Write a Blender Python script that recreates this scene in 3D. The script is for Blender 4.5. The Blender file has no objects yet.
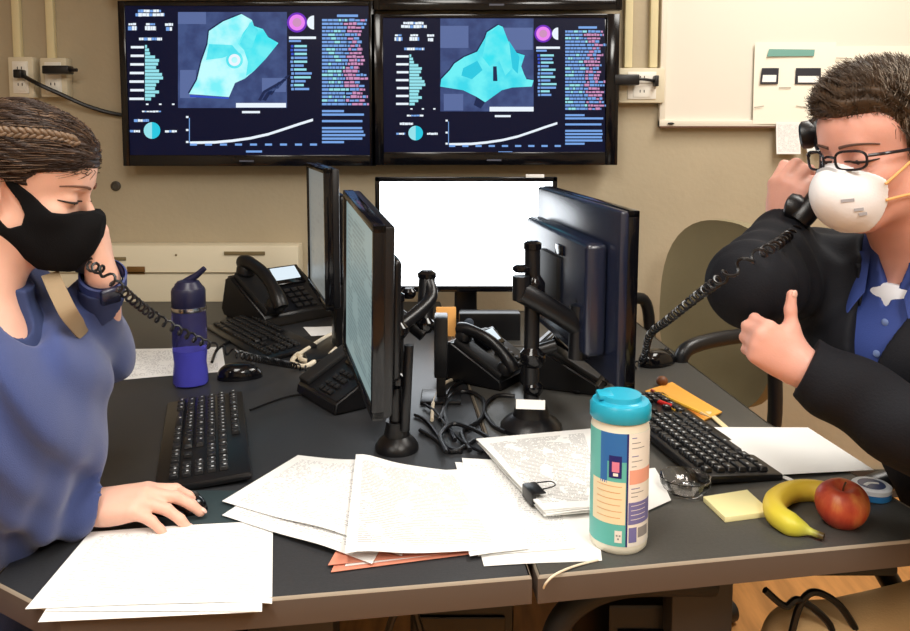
import bpy, bmesh, math, random
import numpy as np
from mathutils import Vector, Matrix
random.seed(7); np.random.seed(7)
C = bpy.context.scene.collection
PI = math.pi

# ---------------------------------------------------------------- camera
CZ, PITCH, FPX, PPX, PPY = 1.35, math.radians(5.0), 800.0, 455.0, 200.0
cam_d = bpy.data.cameras.new('camera'); cam = bpy.data.objects.new('camera', cam_d); C.objects.link(cam)
cam.location = (0, 0, CZ); cam.rotation_euler = (PI/2 - PITCH, 0, 0)
cam_d.sensor_fit = 'HORIZONTAL'; cam_d.sensor_width = 36.0; cam_d.lens = 36.0*FPX/910.0
cam_d.shift_y = -(315.5-PPY)/910.0
cam_d.clip_start = 0.05
bpy.context.scene.camera = cam

def S(r, g, b, a=1.0):
    f = lambda c: (c/12.92 if c <= 0.04045 else ((c+0.055)/1.055)**2.4)
    return (f(r/255), f(g/255), f(b/255), a)

# ---------------------------------------------------------------- world, view, lights
sc = bpy.context.scene
w = bpy.data.worlds.new('world'); sc.world = w; w.use_nodes = True
w.node_tree.nodes['Background'].inputs[0].default_value = (0.9, 0.93, 1.0, 1); w.node_tree.nodes['Background'].inputs[1].default_value = 0.2
sc.view_settings.view_transform = 'Standard'; sc.view_settings.look = 'None'
sc.view_settings.exposure = 0.0; sc.view_settings.gamma = 1.0; sc.view_settings.use_curve_mapping = False
ROOM = dict(x0=-2.3, x1=2.4, y0=-1.9, y1=2.86, z1=2.62)
# (x, y, size_x, size_y, power)
CEILING_LAMPS = [(1.25, 1.75, 0.55, 1.15, 34), (-0.35, 0.55, 0.55, 1.15, 27), (1.0, -0.4, 0.55, 1.15, 44), (-1.2, -0.9, 0.55, 1.15, 26)]
for (x, y, sx, sy, pw) in CEILING_LAMPS:
    ld = bpy.data.lights.new('ceiling_lamp_light', 'AREA'); ld.shape = 'RECTANGLE'; ld.size = sx; ld.size_y = sy
    ld.energy = pw; ld.color = (1.0, 0.96, 0.89)
    lo = bpy.data.objects.new('ceiling_lamp_light', ld); C.objects.link(lo); lo.location = (x, y, ROOM['z1']-0.06)

# ---------------------------------------------------------------- unprojection helpers (pixel of the photo -> point of the place)
def _ray(px, py):
    xc = (px-PPX)/FPX; yc = -(py-PPY)/FPX
    return Vector((xc, math.cos(PITCH)+yc*math.sin(PITCH), -math.sin(PITCH)+yc*math.cos(PITCH)))
def Z(px, py, z=0.75):
    r = _ray(px, py); t = (z-CZ)/r.z
    return Vector((r.x*t, r.y*t, z))
def Y(px, py, y):
    r = _ray(px, py); t = y/r.y
    return Vector((r.x*t, y, CZ+r.z*t))
DT = 0.75   # desk top height

# ---------------------------------------------------------------- materials
def mat(name, col, rough=0.5, metal=0.0, bump=0.0, bscale=60, var=0.0, vscale=8, spec=0.5, trans=0.0, ior=1.45, emit=None, estr=0.0, sheen=0.0, coat=0.0, sss=0.0, stretch=None):
    m = bpy.data.materials.new(name); m.use_nodes = True
    nt = m.node_tree; b = nt.nodes['Principled BSDF']
    b.inputs['Base Color'].default_value = col if len(col) == 4 else (*col, 1)
    b.inputs['Roughness'].default_value = rough; b.inputs['Metallic'].default_value = metal
    b.inputs['Specular IOR Level'].default_value = spec
    b.inputs['Transmission Weight'].default_value = trans; b.inputs['IOR'].default_value = ior
    b.inputs['Sheen Weight'].default_value = sheen; b.inputs['Coat Weight'].default_value = coat
    if sss:
        b.inputs['Subsurface Weight'].default_value = sss; b.inputs['Subsurface Radius'].default_value = (0.012, 0.005, 0.003); b.inputs['Subsurface Scale'].default_value = 1.0
    if emit:
        b.inputs['Emission Color'].default_value = emit; b.inputs['Emission Strength'].default_value = estr
    co = None
    if bump or var:
        co = nt.nodes.new('ShaderNodeTexCoord')
        src = co.outputs['Object']
        if stretch:
            mp = nt.nodes.new('ShaderNodeMapping'); mp.inputs['Scale'].default_value = stretch
            nt.links.new(src, mp.inputs['Vector']); src = mp.outputs['Vector']
    if bump:
        n = nt.nodes.new('ShaderNodeTexNoise'); n.inputs['Scale'].default_value = bscale; n.inputs['Detail'].default_value = 4
        bp = nt.nodes.new('ShaderNodeBump'); bp.inputs['Strength'].default_value = bump; bp.inputs['Distance'].default_value = 0.01
        nt.links.new(src, n.inputs['Vector']); nt.links.new(n.outputs['Fac'], bp.inputs['Height']); nt.links.new(bp.outputs['Normal'], b.inputs['Normal'])
    if var:
        n = nt.nodes.new('ShaderNodeTexNoise'); n.inputs['Scale'].default_value = vscale; n.inputs['Detail'].default_value = 5
        mr = nt.nodes.new('ShaderNodeMapRange'); mr.inputs['From Min'].default_value = 0.3; mr.inputs['From Max'].default_value = 0.7
        mr.inputs['To Min'].default_value = 1-var; mr.inputs['To Max'].default_value = 1+var
        mx = nt.nodes.new('ShaderNodeVectorMath'); mx.operation = 'SCALE'; mx.inputs[0].default_value = col[:3]
        nt.links.new(src, n.inputs['Vector']); nt.links.new(n.outputs['Fac'], mr.inputs['Value']); nt.links.new(mr.outputs['Result'], mx.inputs['Scale'])
        nt.links.new(mx.outputs['Vector'], b.inputs['Base Color'])
    return m

def emat(name, col, s=1.0):
    m = bpy.data.materials.new(name); m.use_nodes = True; nt = m.node_tree
    b = nt.nodes['Principled BSDF']; b.inputs['Base Color'].default_value = (0.002, 0.002, 0.003, 1); b.inputs['Roughness'].default_value = 0.3; b.inputs['Specular IOR Level'].default_value = 0.15
    b.inputs['Emission Color'].default_value = col; b.inputs['Emission Strength'].default_value = s
    return m

def text_mat(name, base, ink, rows=60, dens=0.5, emis=0.0, axis='UV', strength=0.7, rough=0.7, blocks=6.0):
    """rows of small grey marks, like print seen from afar; uses the mesh's own UV"""
    m = bpy.data.materials.new(name); m.use_nodes = True; nt = m.node_tree; N = nt.nodes; L = nt.links
    b = N['Principled BSDF']; b.inputs['Roughness'].default_value = rough
    uv = N.new('ShaderNodeUVMap'); sp = N.new('ShaderNodeSeparateXYZ'); L.new(uv.outputs[0], sp.inputs[0])
    def math_(op, a, bb=None, c=None):
        n = N.new('ShaderNodeMath'); n.operation = op
        for i, v in enumerate((a, bb, c)):
            if v is None: continue
            if isinstance(v, (int, float)): n.inputs[i].default_value = v
            else: L.new(v, n.inputs[i])
        return n.outputs[0]
    v = math_('MULTIPLY', sp.outputs[1], rows); fr = math_('FRACT', v); row = math_('FLOOR', v)
    line = math_('GREATER_THAN', fr, 0.45)
    cb = N.new('ShaderNodeCombineXYZ'); L.new(math_('MULTIPLY', sp.outputs[0], 55.0), cb.inputs[0]); L.new(math_('MULTIPLY', row, 7.31), cb.inputs[1])
    nz = N.new('ShaderNodeTexNoise'); nz.inputs['Scale'].default_value = 1.0; nz.inputs['Detail'].default_value = 1; L.new(cb.outputs[0], nz.inputs['Vector'])
    w1 = math_('GREATER_THAN', nz.outputs['Fac'], 1-dens)
    cb2 = N.new('ShaderNodeCombineXYZ'); L.new(math_('MULTIPLY', sp.outputs[0], blocks), cb2.inputs[0]); L.new(math_('MULTIPLY', sp.outputs[1], blocks*1.3), cb2.inputs[1])
    nz2 = N.new('ShaderNodeTexNoise'); nz2.inputs['Scale'].default_value = 1.0; L.new(cb2.outputs[0], nz2.inputs['Vector'])
    w2 = math_('GREATER_THAN', nz2.outputs['Fac'], 0.42)
    mx_ = math_('MULTIPLY', math_('MULTIPLY', line, w1), w2)
    # margins
    def band(o):
        return math_('MULTIPLY', math_('GREATER_THAN', o, 0.07), math_('LESS_THAN', o, 0.93))
    mx_ = math_('MULTIPLY', mx_, math_('MULTIPLY', band(sp.outputs[0]), band(sp.outputs[1])))
    mx_ = math_('MULTIPLY', mx_, strength)
    mix = N.new('ShaderNodeMix'); mix.data_type = 'RGBA'; mix.inputs[6].default_value = base; mix.inputs[7].default_value = ink
    L.new(mx_, mix.inputs[0])
    if emis:
        b.inputs['Base Color'].default_value = (0.02, 0.02, 0.02, 1); L.new(mix.outputs[2], b.inputs['Emission Color']); b.inputs['Emission Strength'].default_value = emis
    else:
        L.new(mix.outputs[2], b.inputs['Base Color'])
    return m

M = {}
M['black'] = mat('black_plastic', S(18, 18, 21), 0.34, bump=0.05, bscale=400)
M['black_gloss'] = mat('black_gloss_plastic', S(12, 12, 16), 0.12)
M['black_matte'] = mat('black_matte_plastic', S(26, 26, 28), 0.6)
M['key'] = mat('key_plastic', S(30, 30, 32), 0.42)
M['legend'] = mat('key_legend', S(190, 195, 200), 0.6)
M['chrome'] = mat('chrome', S(200, 200, 205), 0.2, 1.0)
M['desk'] = mat('desk_laminate', S(46, 47, 50), 0.42, bump=0.04, bscale=300, var=0.10, vscale=180)
M['desk_r'] = mat('desk_laminate_reflecting', S(74, 73, 70), 0.36, bump=0.04, bscale=300, var=0.08, vscale=180)  # charcoal laminate again, its reflected light put into a lighter colour
M['edge'] = mat('desk_edge_vinyl', S(84, 71, 62), 0.5)
M['edge_hi'] = mat('desk_edge_highlight', S(165, 155, 140), 0.35)  # highlight along the top edge, painted as a lighter colour
M['leg'] = mat('leg_steel', S(64, 60, 58), 0.5, 0.2)
M['paper'] = mat('white_paper', S(238, 238, 236), 0.8)
M['print'] = text_mat('printed_paper', S(238, 238, 236), S(120, 120, 130), 48, 0.5, strength=0.5)
M['print2'] = text_mat('printed_paper_dense', S(236, 236, 234), S(95, 95, 100), 60, 0.6, strength=0.6)
M['skin'] = mat('skin', S(222, 164, 140), 0.5, sss=0.25, bump=0.05, bscale=350, var=0.05, vscale=18)
M['white'] = mat('white_plastic', S(232, 228, 218), 0.4)
M['cream'] = mat('cream_paint', S(226, 216, 190), 0.5, bump=0.03, bscale=120)

# ---------------------------------------------------------------- mesh builder
class B:
    def __init__(s): s.bm = bmesh.new(); s.uv = s.bm.loops.layers.uv.new('UVMap')
    def _mi(s, fs, mi):
        for f in fs: f.material_index = mi
    def box(s, c, size, bev=0.0, mi=0, R=None, seg=2, taper=None):
        t = bmesh.new(); bmesh.ops.create_cube(t, size=1.0)
        for v in t.verts: v.co = Vector((v.co.x*size[0], v.co.y*size[1], v.co.z*size[2]))
        if taper:
            for v in t.verts:
                if v.co.z > 0: v.co.x *= taper[0]; v.co.y *= taper[1]
        if bev > 0: bmesh.ops.bevel(t, geom=t.edges[:], offset=bev, segments=seg, affect='EDGES', profile=0.5)
        s._merge(t, Matrix.Translation(Vector(c)) @ (R.to_4x4() if R else Matrix.Identity(4)), mi)
    def _merge(s, t, Mx, mi):
        vm = {}
        for v in t.verts: vm[v] = s.bm.verts.new(Mx @ v.co)
        for f in t.faces:
            try: nf = s.bm.faces.new([vm[v] for v in f.verts]); nf.material_index = mi; nf.smooth = True
            except ValueError: pass
        t.free()
    def lathe(s, c, prof, seg=32, mi=0, R=None, mis=None, cap=True):
        """prof: [(r,z),...] from bottom to top"""
        c = Vector(c); R3 = R or Matrix.Identity(3); rings = []
        for (r, z) in prof:
            rings.append([s.bm.verts.new(c + R3 @ Vector((r*math.cos(2*PI*i/seg), r*math.sin(2*PI*i/seg), z))) for i in range(seg)])
        for k in range(len(rings)-1):
            for i in range(seg):
                f = s.bm.faces.new((rings[k][i], rings[k][(i+1) % seg], rings[k+1][(i+1) % seg], rings[k+1][i])); f.smooth = True
                f.material_index = mis[k] if mis else mi
        if cap:
            f = s.bm.faces.new(list(reversed(rings[0]))); f.material_index = mis[0] if mis else mi
            f = s.bm.faces.new(rings[-1]); f.material_index = mis[-1] if mis else mi
    def cyl(s, a, b, r, seg=20, mi=0, r2=None, bev=0.0):
        a, b = Vector(a), Vector(b); d = b-a; L_ = d.length; R = d.to_track_quat('Z', 'Y').to_matrix()
        r2 = r if r2 is None else r2
        pr = [(r, 0), (r2, L_)] if bev <= 0 else [(r-bev, 0), (r, bev), (r2, L_-bev), (r2-bev, L_)]
        s.lathe(a, pr, seg, mi, R)
    def tube(s, pts, r, seg=8, mi=0, smooth=True, rf=None, sub=6, flat=None):
        pts = [Vector(p) for p in pts]
        if smooth and len(pts) > 2: pts = catmull(pts, sub)
        n = len(pts); prev = None; rings = []
        for i, p in enumerate(pts):
            t = (pts[min(i+1, n-1)]-pts[max(i-1, 0)])
            if t.length < 1e-9: t = Vector((0, 0, 1))
            t.normalize()
            if prev is None:
                u = t.orthogonal().normalized() if flat is None else (Vector(flat)-Vector(flat).dot(t)*t).normalized()
            else:
                u = (prev - prev.dot(t)*t)
                u = u.normalized() if u.length > 1e-6 else t.orthogonal().normalized()
            prev = u; v = t.cross(u); rr = r if rf is None else r*rf(i/(n-1))
            ra, rb = (rr, rr) if not isinstance(rr, tuple) else rr
            rings.append([s.bm.verts.new(p + ra*math.cos(2*PI*k/seg)*u + rb*math.sin(2*PI*k/seg)*v) for k in range(seg)])
        for i in range(n-1):
            for k in range(seg):
                f = s.bm.faces.new((rings[i][k], rings[i][(k+1) % seg], rings[i+1][(k+1) % seg], rings[i+1][k])); f.smooth = True; f.material_index = mi
        for rg in (list(reversed(rings[0])), rings[-1]):
            f = s.bm.faces.new(rg); f.material_index = mi
    def strip(s, pts, wid, th, up=(0, 0, 1), mi=0, sub=6):
        """flat band following pts"""
        pts = catmull([Vector(p) for p in pts], sub); n = len(pts); rings = []
        for i, p in enumerate(pts):
            t = (pts[min(i+1, n-1)]-pts[max(i-1, 0)]).normalized(); sd = t.cross(Vector(up)).normalized(); nn = sd.cross(t)
            rings.append([s.bm.verts.new(p + a*sd*wid/2 + b_*nn*th/2) for a, b_ in ((-1, -1), (1, -1), (1, 1), (-1, 1))])
        for i in range(n-1):
            for k in range(4):
                f = s.bm.faces.new((rings[i][k], rings[i][(k+1) % 4], rings[i+1][(k+1) % 4], rings[i+1][k])); f.material_index = mi; f.smooth = True
        for rg in (list(reversed(rings[0])), rings[-1]): s.bm.faces.new(rg).material_index = mi
    def poly(s, pts, mi=0):
        f = s.bm.faces.new([s.bm.verts.new(Vector(p)) for p in pts]); f.material_index = mi; return f
    def prism(s, pts2, z0, z1, mi=0, bev=0.0, mtop=None, mside=None, M4=None):
        t = bmesh.new(); bot = [t.verts.new((p[0], p[1], z0)) for p in pts2]
        f = t.faces.new(bot); r = bmesh.ops.extrude_face_region(t, geom=[f])
        for v in [g for g in r['geom'] if isinstance(g, bmesh.types.BMVert)]: v.co.z = z1
        bmesh.ops.recalc_face_normals(t, faces=t.faces[:])
        if bev > 0: bmesh.ops.bevel(t, geom=t.edges[:], offset=bev, segments=2, affect='EDGES', profile=0.5)
        t.normal_update()
        tmp = {i: f.normal.z for i, f in enumerate(t.faces)}
        n0 = len(s.bm.faces); s._merge(t, M4 or Matrix.Identity(4), mi)
        s.bm.faces.ensure_lookup_table()
        for i, nz in tmp.items():
            if n0+i < len(s.bm.faces):
                if mtop is not None and nz > 0.9: s.bm.faces[n0+i].material_index = mtop
                if mside is not None and abs(nz) < 0.9: s.bm.faces[n0+i].material_index = mside
    def sphere(s, c, r, seg=20, rings=12, mi=0, R=None):
        r3 = (r, r, r) if isinstance(r, (int, float)) else r
        t = bmesh.new(); bmesh.ops.create_uvsphere(t, u_segments=seg, v_segments=rings, radius=1.0)
        for v in t.verts: v.co = Vector((v.co.x*r3[0], v.co.y*r3[1], v.co.z*r3[2]))
        s._merge(t, Matrix.Translation(Vector(c)) @ (R.to_4x4() if R else Matrix.Identity(4)), mi)
    def grid(s, fn, nu, nv, mi=0, th=0.0):
        """fn(u,v)->Vector ; optional thickness downward"""
        def layer(off):
            return [[s.bm.verts.new(fn(i/nu, j/nv)+Vector((0, 0, off))) for j in range(nv+1)] for i in range(nu+1)]
        top = layer(0)
        def face(vs, uvs, flip=False):
            if flip: vs = vs[::-1]; uvs = uvs[::-1]
            f = s.bm.faces.new(vs); f.material_index = mi; f.smooth = True
            for l, q in zip(f.loops, uvs): l[s.uv].uv = q
        for i in range(nu):
            for j in range(nv):
                q = [(i/nu, j/nv), ((i+1)/nu, j/nv), ((i+1)/nu, (j+1)/nv), (i/nu, (j+1)/nv)]
                face([top[i][j], top[i+1][j], top[i+1][j+1], top[i][j+1]], q)
        if th:
            bot = layer(-th)
            for i in range(nu):
                for j in range(nv):
                    face([bot[i][j], bot[i+1][j], bot[i+1][j+1], bot[i][j+1]], [(0, 0)]*4, True)
            for i in range(nu):
                for j in (0, nv):
                    face([top[i][j], top[i+1][j], bot[i+1][j], bot[i][j]], [(0, 0)]*4)
            for j in range(nv):
                for i in (0, nu):
                    face([top[i][j], top[i][j+1], bot[i][j+1], bot[i][j]], [(0, 0)]*4)
    def done(s, name, mats, parent=None, label=None, loc=None, recalc=True, sharp=35):
        if recalc: bmesh.ops.recalc_face_normals(s.bm, faces=s.bm.faces[:])
        me = bpy.data.meshes.new(name)
        if parent is None and loc is None:   # origin near the thing's base
            zs = [v.co.z for v in s.bm.verts]; xs = [v.co.x for v in s.bm.verts]; ys = [v.co.y for v in s.bm.verts]
            loc = Vector(((min(xs)+max(xs))/2, (min(ys)+max(ys))/2, min(zs)))
            for v in s.bm.verts: v.co -= loc
        s.bm.to_mesh(me); s.bm.free()
        for m in (mats if isinstance(mats, (list, tuple)) else [mats]): me.materials.append(m)
        try: me.set_sharp_from_angle(angle=math.radians(sharp))
        except Exception: pass
        o = bpy.data.objects.new(name, me); C.objects.link(o)
        if parent is not None: o.parent = parent
        if loc is not None: o.location = loc
        if label: o['label'] = label
        return o

def catmull(p, sub=6):
    out = []; n = len(p)
    for i in range(n-1):
        p0, p1, p2, p3 = p[max(i-1, 0)], p[i], p[i+1], p[min(i+2, n-1)]
        for k in range(sub):
            t = k/sub
            out.append(0.5*((2*p1)+(-p0+p2)*t+(2*p0-5*p1+4*p2-p3)*t*t+(-p0+3*p1-3*p2+p3)*t**3))
    out.append(p[-1].copy()); return out

def thing(name, label, cat, loc=(0, 0, 0), rz=0.0, group=None, R=None):
    o = bpy.data.objects.new(name, None); C.objects.link(o); o.empty_display_size = 0.05
    o.location = loc
    if R is not None: o.rotation_euler = R.to_euler()
    else: o.rotation_euler = (0, 0, rz)
    o['label'] = label; o['category'] = cat
    if group: o['group'] = group
    return o
def tag(o, label, cat, group=None, kind=None):
    o['label'] = label; o['category'] = cat
    if group: o['group'] = group
    if kind: o['kind'] = kind
    return o
def struct(o): o['kind'] = 'structure'; return o
def RZ(a): return Matrix.Rotation(a, 3, 'Z')
def RX(a): return Matrix.Rotation(a, 3, 'X')
def RY(a): return Matrix.Rotation(a, 3, 'Y')

# ---------------------------------------------------------------- the room
wall_m = mat('wall_paint', S(176, 163, 138), 0.75, bump=0.12, bscale=55, var=0.05, vscale=3)
ceil_m = mat('ceiling_tile', S(225, 222, 212), 0.9, bump=0.2, bscale=90)
floor_m = mat('floor_laminate', S(200, 142, 82), 0.45, var=0.25, vscale=5, bump=0.05, stretch=(6, 0.8, 1))
x0, x1, y0, y1, z1 = ROOM['x0'], ROOM['x1'], ROOM['y0'], ROOM['y1'], ROOM['z1']
def slab(name, c, s_, m):
    b = B(); b.box(c, s_); return struct(b.done(name, m))
slab('floor', ((x0+x1)/2, (y0+y1)/2, -0.05), (x1-x0+.2, y1-y0+.2, 0.1), floor_m)
slab('ceiling', ((x0+x1)/2, (y0+y1)/2, z1+0.05), (x1-x0+.2, y1-y0+.2, 0.1), ceil_m)
slab('wall_back', ((x0+x1)/2, y1+0.05, z1/2), (x1-x0+.2, 0.1, z1), wall_m)
slab('wall_front', ((x0+x1)/2, y0-0.05, z1/2), (x1-x0+.2, 0.1, z1), wall_m)
slab('wall_left', (x0-0.05, (y0+y1)/2, z1/2), (0.1, y1-y0, z1), wall_m)
slab('wall_right', (x1+0.05, (y0+y1)/2, z1/2), (0.1, y1-y0, z1), wall_m)
slab('baseboard_back', ((x0+x1)/2, y1-0.008, 0.05), (x1-x0, 0.016, 0.1), mat('baseboard', S(60, 55, 50), 0.6))
lamp_e = emat('lamp_diffuser', (1.0, 0.95, 0.86, 1), 2.2)
for (x, y, sx, sy, pw) in CEILING_LAMPS:
    t = thing('ceiling_light', ['fluorescent ceiling panel nearest the whiteboard and the back wall', 'fluorescent ceiling panel above the near end of the desks', 'fluorescent ceiling panel behind the viewer on the side of the man', 'fluorescent ceiling panel behind the viewer on the side of the woman'][CEILING_LAMPS.index((x, y, sx, sy, pw))], 'ceiling light', (x, y, z1), 0, 'fluorescent ceiling panels')
    b = B()
    for (cx, cy, ax, ay) in ((0, sy/2+.02, sx+.08, .04), (0, -sy/2-.02, sx+.08, .04), (sx/2+.02, 0, .04, sy), (-sx/2-.02, 0, .04, sy)): b.box((cx, cy, -0.02), (ax, ay, 0.04), 0.003)
    b.done('frame', M['white'], t)
    b = B(); b.box((0, 0, -0.012), (sx, sy, 0.02)); b.done('diffuser', lamp_e, t)

# ---------------------------------------------------------------- wall fittings
WY = y1   # wall plane
def wrect(px0, py0, px1, py1, yy):
    a = Y(px0, py0, yy); b_ = Y(px1, py1, yy); return (min(a.x, b_.x), max(a.x, b_.x), min(a.z, b_.z), max(a.z, b_.z))
box_m = mat('outlet_box_paint', S(214, 204, 178), 0.5)
box_m2 = mat('conduit_paint', S(222, 210, 168), 0.5)
def conduit(px, pybot, wpx, label):
    a = Y(px, pybot, WY); wd = wpx/290.0
    b = B(); b.box((a.x, WY-0.011, (a.z+z1)/2), (wd, 0.022, z1-a.z), 0.003)
    tag(b.done('wall_conduit', box_m2), label, 'conduit', 'cream wall conduits')
conduit(20.5, 60, 8, 'cream surface conduit rising from the leftmost wall outlet box')
conduit(54, 60, 8, 'cream surface conduit above the outlet box with the black adapter, left of the screens')
conduit(627, 68, 8, 'cream surface conduit right beside the edge of the right wall screen')
conduit(652, 68, 8, 'cream surface conduit running down next to the whiteboard frame')
def outlet_box(p, label, plug):
    xa, xb, za, zb = wrect(*p, WY-0.04)
    t = thing('outlet_box', label, 'wall outlet', ((xa+xb)/2, WY, za), 0, 'surface outlet boxes')
    b = B(); b.box((0, -0.022, (zb-za)/2), (xb-xa, 0.044, zb-za), 0.004); b.done('housing', box_m, t)
    b = B(); b.box((0, -0.046, (zb-za)/2), ((xb-xa)*.62, 0.004, (zb-za)*.78), 0.0015); fp = b.done('faceplate', M['white'], t)
    for s_ in (-1, 1):
        b = B(); b.box((0, -0.049, (zb-za)/2+s_*(zb-za)*.2), ((xb-xa)*.38, 0.003, (zb-za)*.27), 0.001)
        for dx in (-.007, .007): b.box((dx, -0.0508, (zb-za)/2+s_*(zb-za)*.2+.004), (.003, .001, .009), 0, 1)
        b.done('socket', [M['white'], M['black']], fp)
    return t
outlet_box((8, 57, 35, 98), 'leftmost cream outlet box on the wall with a black cord plugged in', 0)
outlet_box((40, 58, 68, 97), 'cream outlet box holding a black adapter, second from the left', 1)
outlet_box((619, 68, 664, 103), 'wide cream outlet box between the right screen and the whiteboard', 1)
# plugs, adapters and the cord to the TV
b = B(); p = Y(58, 70, WY-.075); b.box(p, (0.09, 0.045, 0.028), 0.004); b.cyl(p+Vector((.045, 0, 0)), p+Vector((.066, 0, 0)), .006)
tag(b.done('power_adapter', M['black']), 'black brick adapter in the outlet left of the wall screens', 'adapter')
b = B(); p = Y(626, 80, WY-.075); b.box(p, (0.085, 0.045, 0.036), 0.004)
tag(b.done('power_adapter', M['black']), 'black brick adapter at the right edge of the right wall screen', 'adapter')
b = B(); q = Y(656, 81, WY-.06)
b.tube([p+Vector((.04, 0, 0)), (p+q)/2+Vector((0, -.01, .004)), q], 0.005); b.box(q, (.014, .03, .038), .003)
tag(b.done('plug_cord', M['black']), 'short black cord and plug between adapter and box by the whiteboard', 'cord')
b = B(); a = Y(20, 74, WY-.06); b.box(a, (.03, .04, .03), .005)
b.tube([a, Y(38, 84, WY-.08), Y(60, 94, WY-.06), Y(90, 107, WY-.03), Y(122, 115, WY-.012), Y(170, 118, WY-.012)], 0.0075)
tag(b.done('electric_cable', M['black']), 'thick black cord from the leftmost outlet running behind the left wall screen', 'cord')
b = B(); p = Y(116, 186, WY); b.lathe(p+Vector((0, 0, 0)), [(.018, 0), (.018, .004), (.013, .007), (.011, .004), (.005, .004)], 24, R=RX(PI/2))
tag(b.done('wall_grommet', mat('grommet', S(70, 66, 56), 0.5)), 'small round dark grommet in the wall under the left screen', 'grommet')

# whiteboard
xa, xb, za, zb = wrect(663, -60, 1120, 127, WY-.02)
t = thing('whiteboard', 'large whiteboard in a thin pale frame, upper right wall', 'whiteboard', ((xa+xb)/2, WY, za))
W_, H_ = xb-xa, zb-za
b = B(); b.box((0, -.008, H_/2), (W_-.02, .012, H_-.02)); b.done('board', mat('whiteboard_surface', S(226, 219, 206), 0.35), t)
fm = mat('whiteboard_frame', S(226, 218, 202), 0.4)
for nm, c, s_ in (('frame_side', (-W_/2+.01, -.012, H_/2), (.02, .024, H_)), ('frame_side', (W_/2-.01, -.012, H_/2), (.02, .024, H_)), ('frame_rail', (0, -.012, H_-.01), (W_, .024, .02)), ('frame_rail', (0, -.014, .012), (W_, .03, .024))):
    b = B(); b.box(c, s_, .002); b.done(nm, fm, t)
b = B(); b.box((0, -.03, .0), (W_, .012, .006)); b.done('frame_lower_lip', mat('lip_brown', S(92, 60, 42), .6), t, label='brown lower lip')  # dark brown strip along the bottom of the frame
b = B(); p = Y(671, 123.5, WY-.034)-t.location; b.sphere(p, (.012, .003, .004)); b.done('screw', M['black'], t)
# notices on the board
def notice(px, py, qx, qy, name, label, draw=None, dy=.018, mt=None, grp=None, tilt=0):
    xa, xb, za, zb = wrect(px, py, qx, qy, WY-dy)
    t = thing(name, label, 'notice', ((xa+xb)/2, WY-dy, za), 0, grp)
    W_, H_ = xb-xa, zb-za
    b = B(); N_ = 8
    def fn(u, v): return Vector(((u-.5)*W_+tilt*(1-v)*W_, -.0035*math.sin(PI*u)-.004*(1-v)**2, v*H_))
    b.grid(fn, N_, N_); b.done('sheet', mt or M['paper'], t)
    return t, W_, H_, (lambda x, y, off=.009: Y(x, y, WY-dy-off)-t.location)
cream_paper = mat('notice_paper', S(240, 234, 218), .8)
t, W_, H_, loc = notice(755, 42, 833, 124, 'wall_notice', 'white notice with green banner and two dark boxes taped to the whiteboard', mt=cream_paper, dy=.026)
green = mat('notice_green', S(110, 160, 150), .6); dk = mat('notice_dark', S(40, 40, 50), .6)
b = B(); b.poly([loc(769, 49), loc(815, 49.5), loc(814, 56), loc(767, 56.5)]); b.done('banner', green, t, label='muted green banner strip')
b = B(); b.poly([loc(762, 68), loc(779, 68), loc(778, 84), loc(760, 84)]); b.poly([loc(763, 75, .010), loc(776.5, 75, .010), loc(776, 82, .010), loc(762, 82, .010)], 1); b.done('dark_box', [dk, M['paper']], t)
b = B(); b.poly([loc(796, 68), loc(821, 68), loc(821, 84), loc(795, 84)]); b.poly([loc(798, 76, .010), loc(819, 76, .010), loc(819, 82.5, .010), loc(798, 82.5, .010)], 1); b.done('dark_box', [dk, M['paper']], t)
b = B(); b.poly([loc(779, 87.2), loc(791, 87.2), loc(791, 88.2), loc(779, 88.2)])
b.poly([loc(754, 107), loc(764, 105.6), loc(764, 106.4), loc(754, 108)]); b.poly([loc(796, 105.6), loc(807, 107), loc(807, 108), loc(796, 106.4)]); b.done('print_line', mat('notice_grey', S(170, 160, 145), .7), t)
t, W_, H_, loc = notice(833, 46, 925, 126, 'wall_notice', 'plain cream sheet on the whiteboard behind the man in the respirator', mt=cream_paper, dy=.026)
b = B(); b.poly([loc(836, 57.5), loc(852, 58), loc(852, 59), loc(836, 58.5)]); b.poly([loc(854, 58), loc(864, 58.2), loc(864, 59.2), loc(854, 59)]); b.done('print_line', bpy.data.materials['notice_grey'], t)
notice(776, 122, 799, 154, 'paper_note', 'small white note hanging below the whiteboard frame', dy=.036, mt=M['print'], tilt=.05)
notice(804, 120, 818, 152, 'paper_note', 'narrow white note under the whiteboard, right of the small note', dy=.036, mt=M['paper'], tilt=.25)

# raceway cabinet along the wall
xa, xb, za, zb = wrect(60, 246, 299, 300, WY-.09)
xa = -1.75
t = thing('wall_cabinet', 'long low cream metal raceway with slots running along the wall behind the desk', 'raceway', ((xa+xb)/2, WY, za-.06))
W_, H_ = xb-xa, zb-za+.06; lo = t.location.copy()
b = B(); b.box((0, -.045, H_/2), (W_, .09, H_), .006); b.done('housing', M['cream'], t)
b = B(); z_ = Y(200, 272.5, WY-.09).z-lo.z; b.box((0, -.0915, z_), (W_, .006, .004)); b.done('seam', mat('seam_grey', S(150, 140, 116), .6), t)
sl = mat('slot_dark', S(128, 112, 78), .6)
def face_rect(b, px0, py0, px1, py1, mi=0, off=.0925):
    xa_, xb_, za_, zb_ = wrect(px0, py0, px1, py1, WY-off)
    b.box(((xa_+xb_)/2-lo.x, -off, (za_+zb_)/2-lo.z), (xb_-xa_, .004, zb_-za_), .001, mi)
b = B(); face_rect(b, 109, 257, 126, 260.5); face_rect(b, 224, 251.5, 265, 255); b.done('vent_slot', sl, t)
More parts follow.
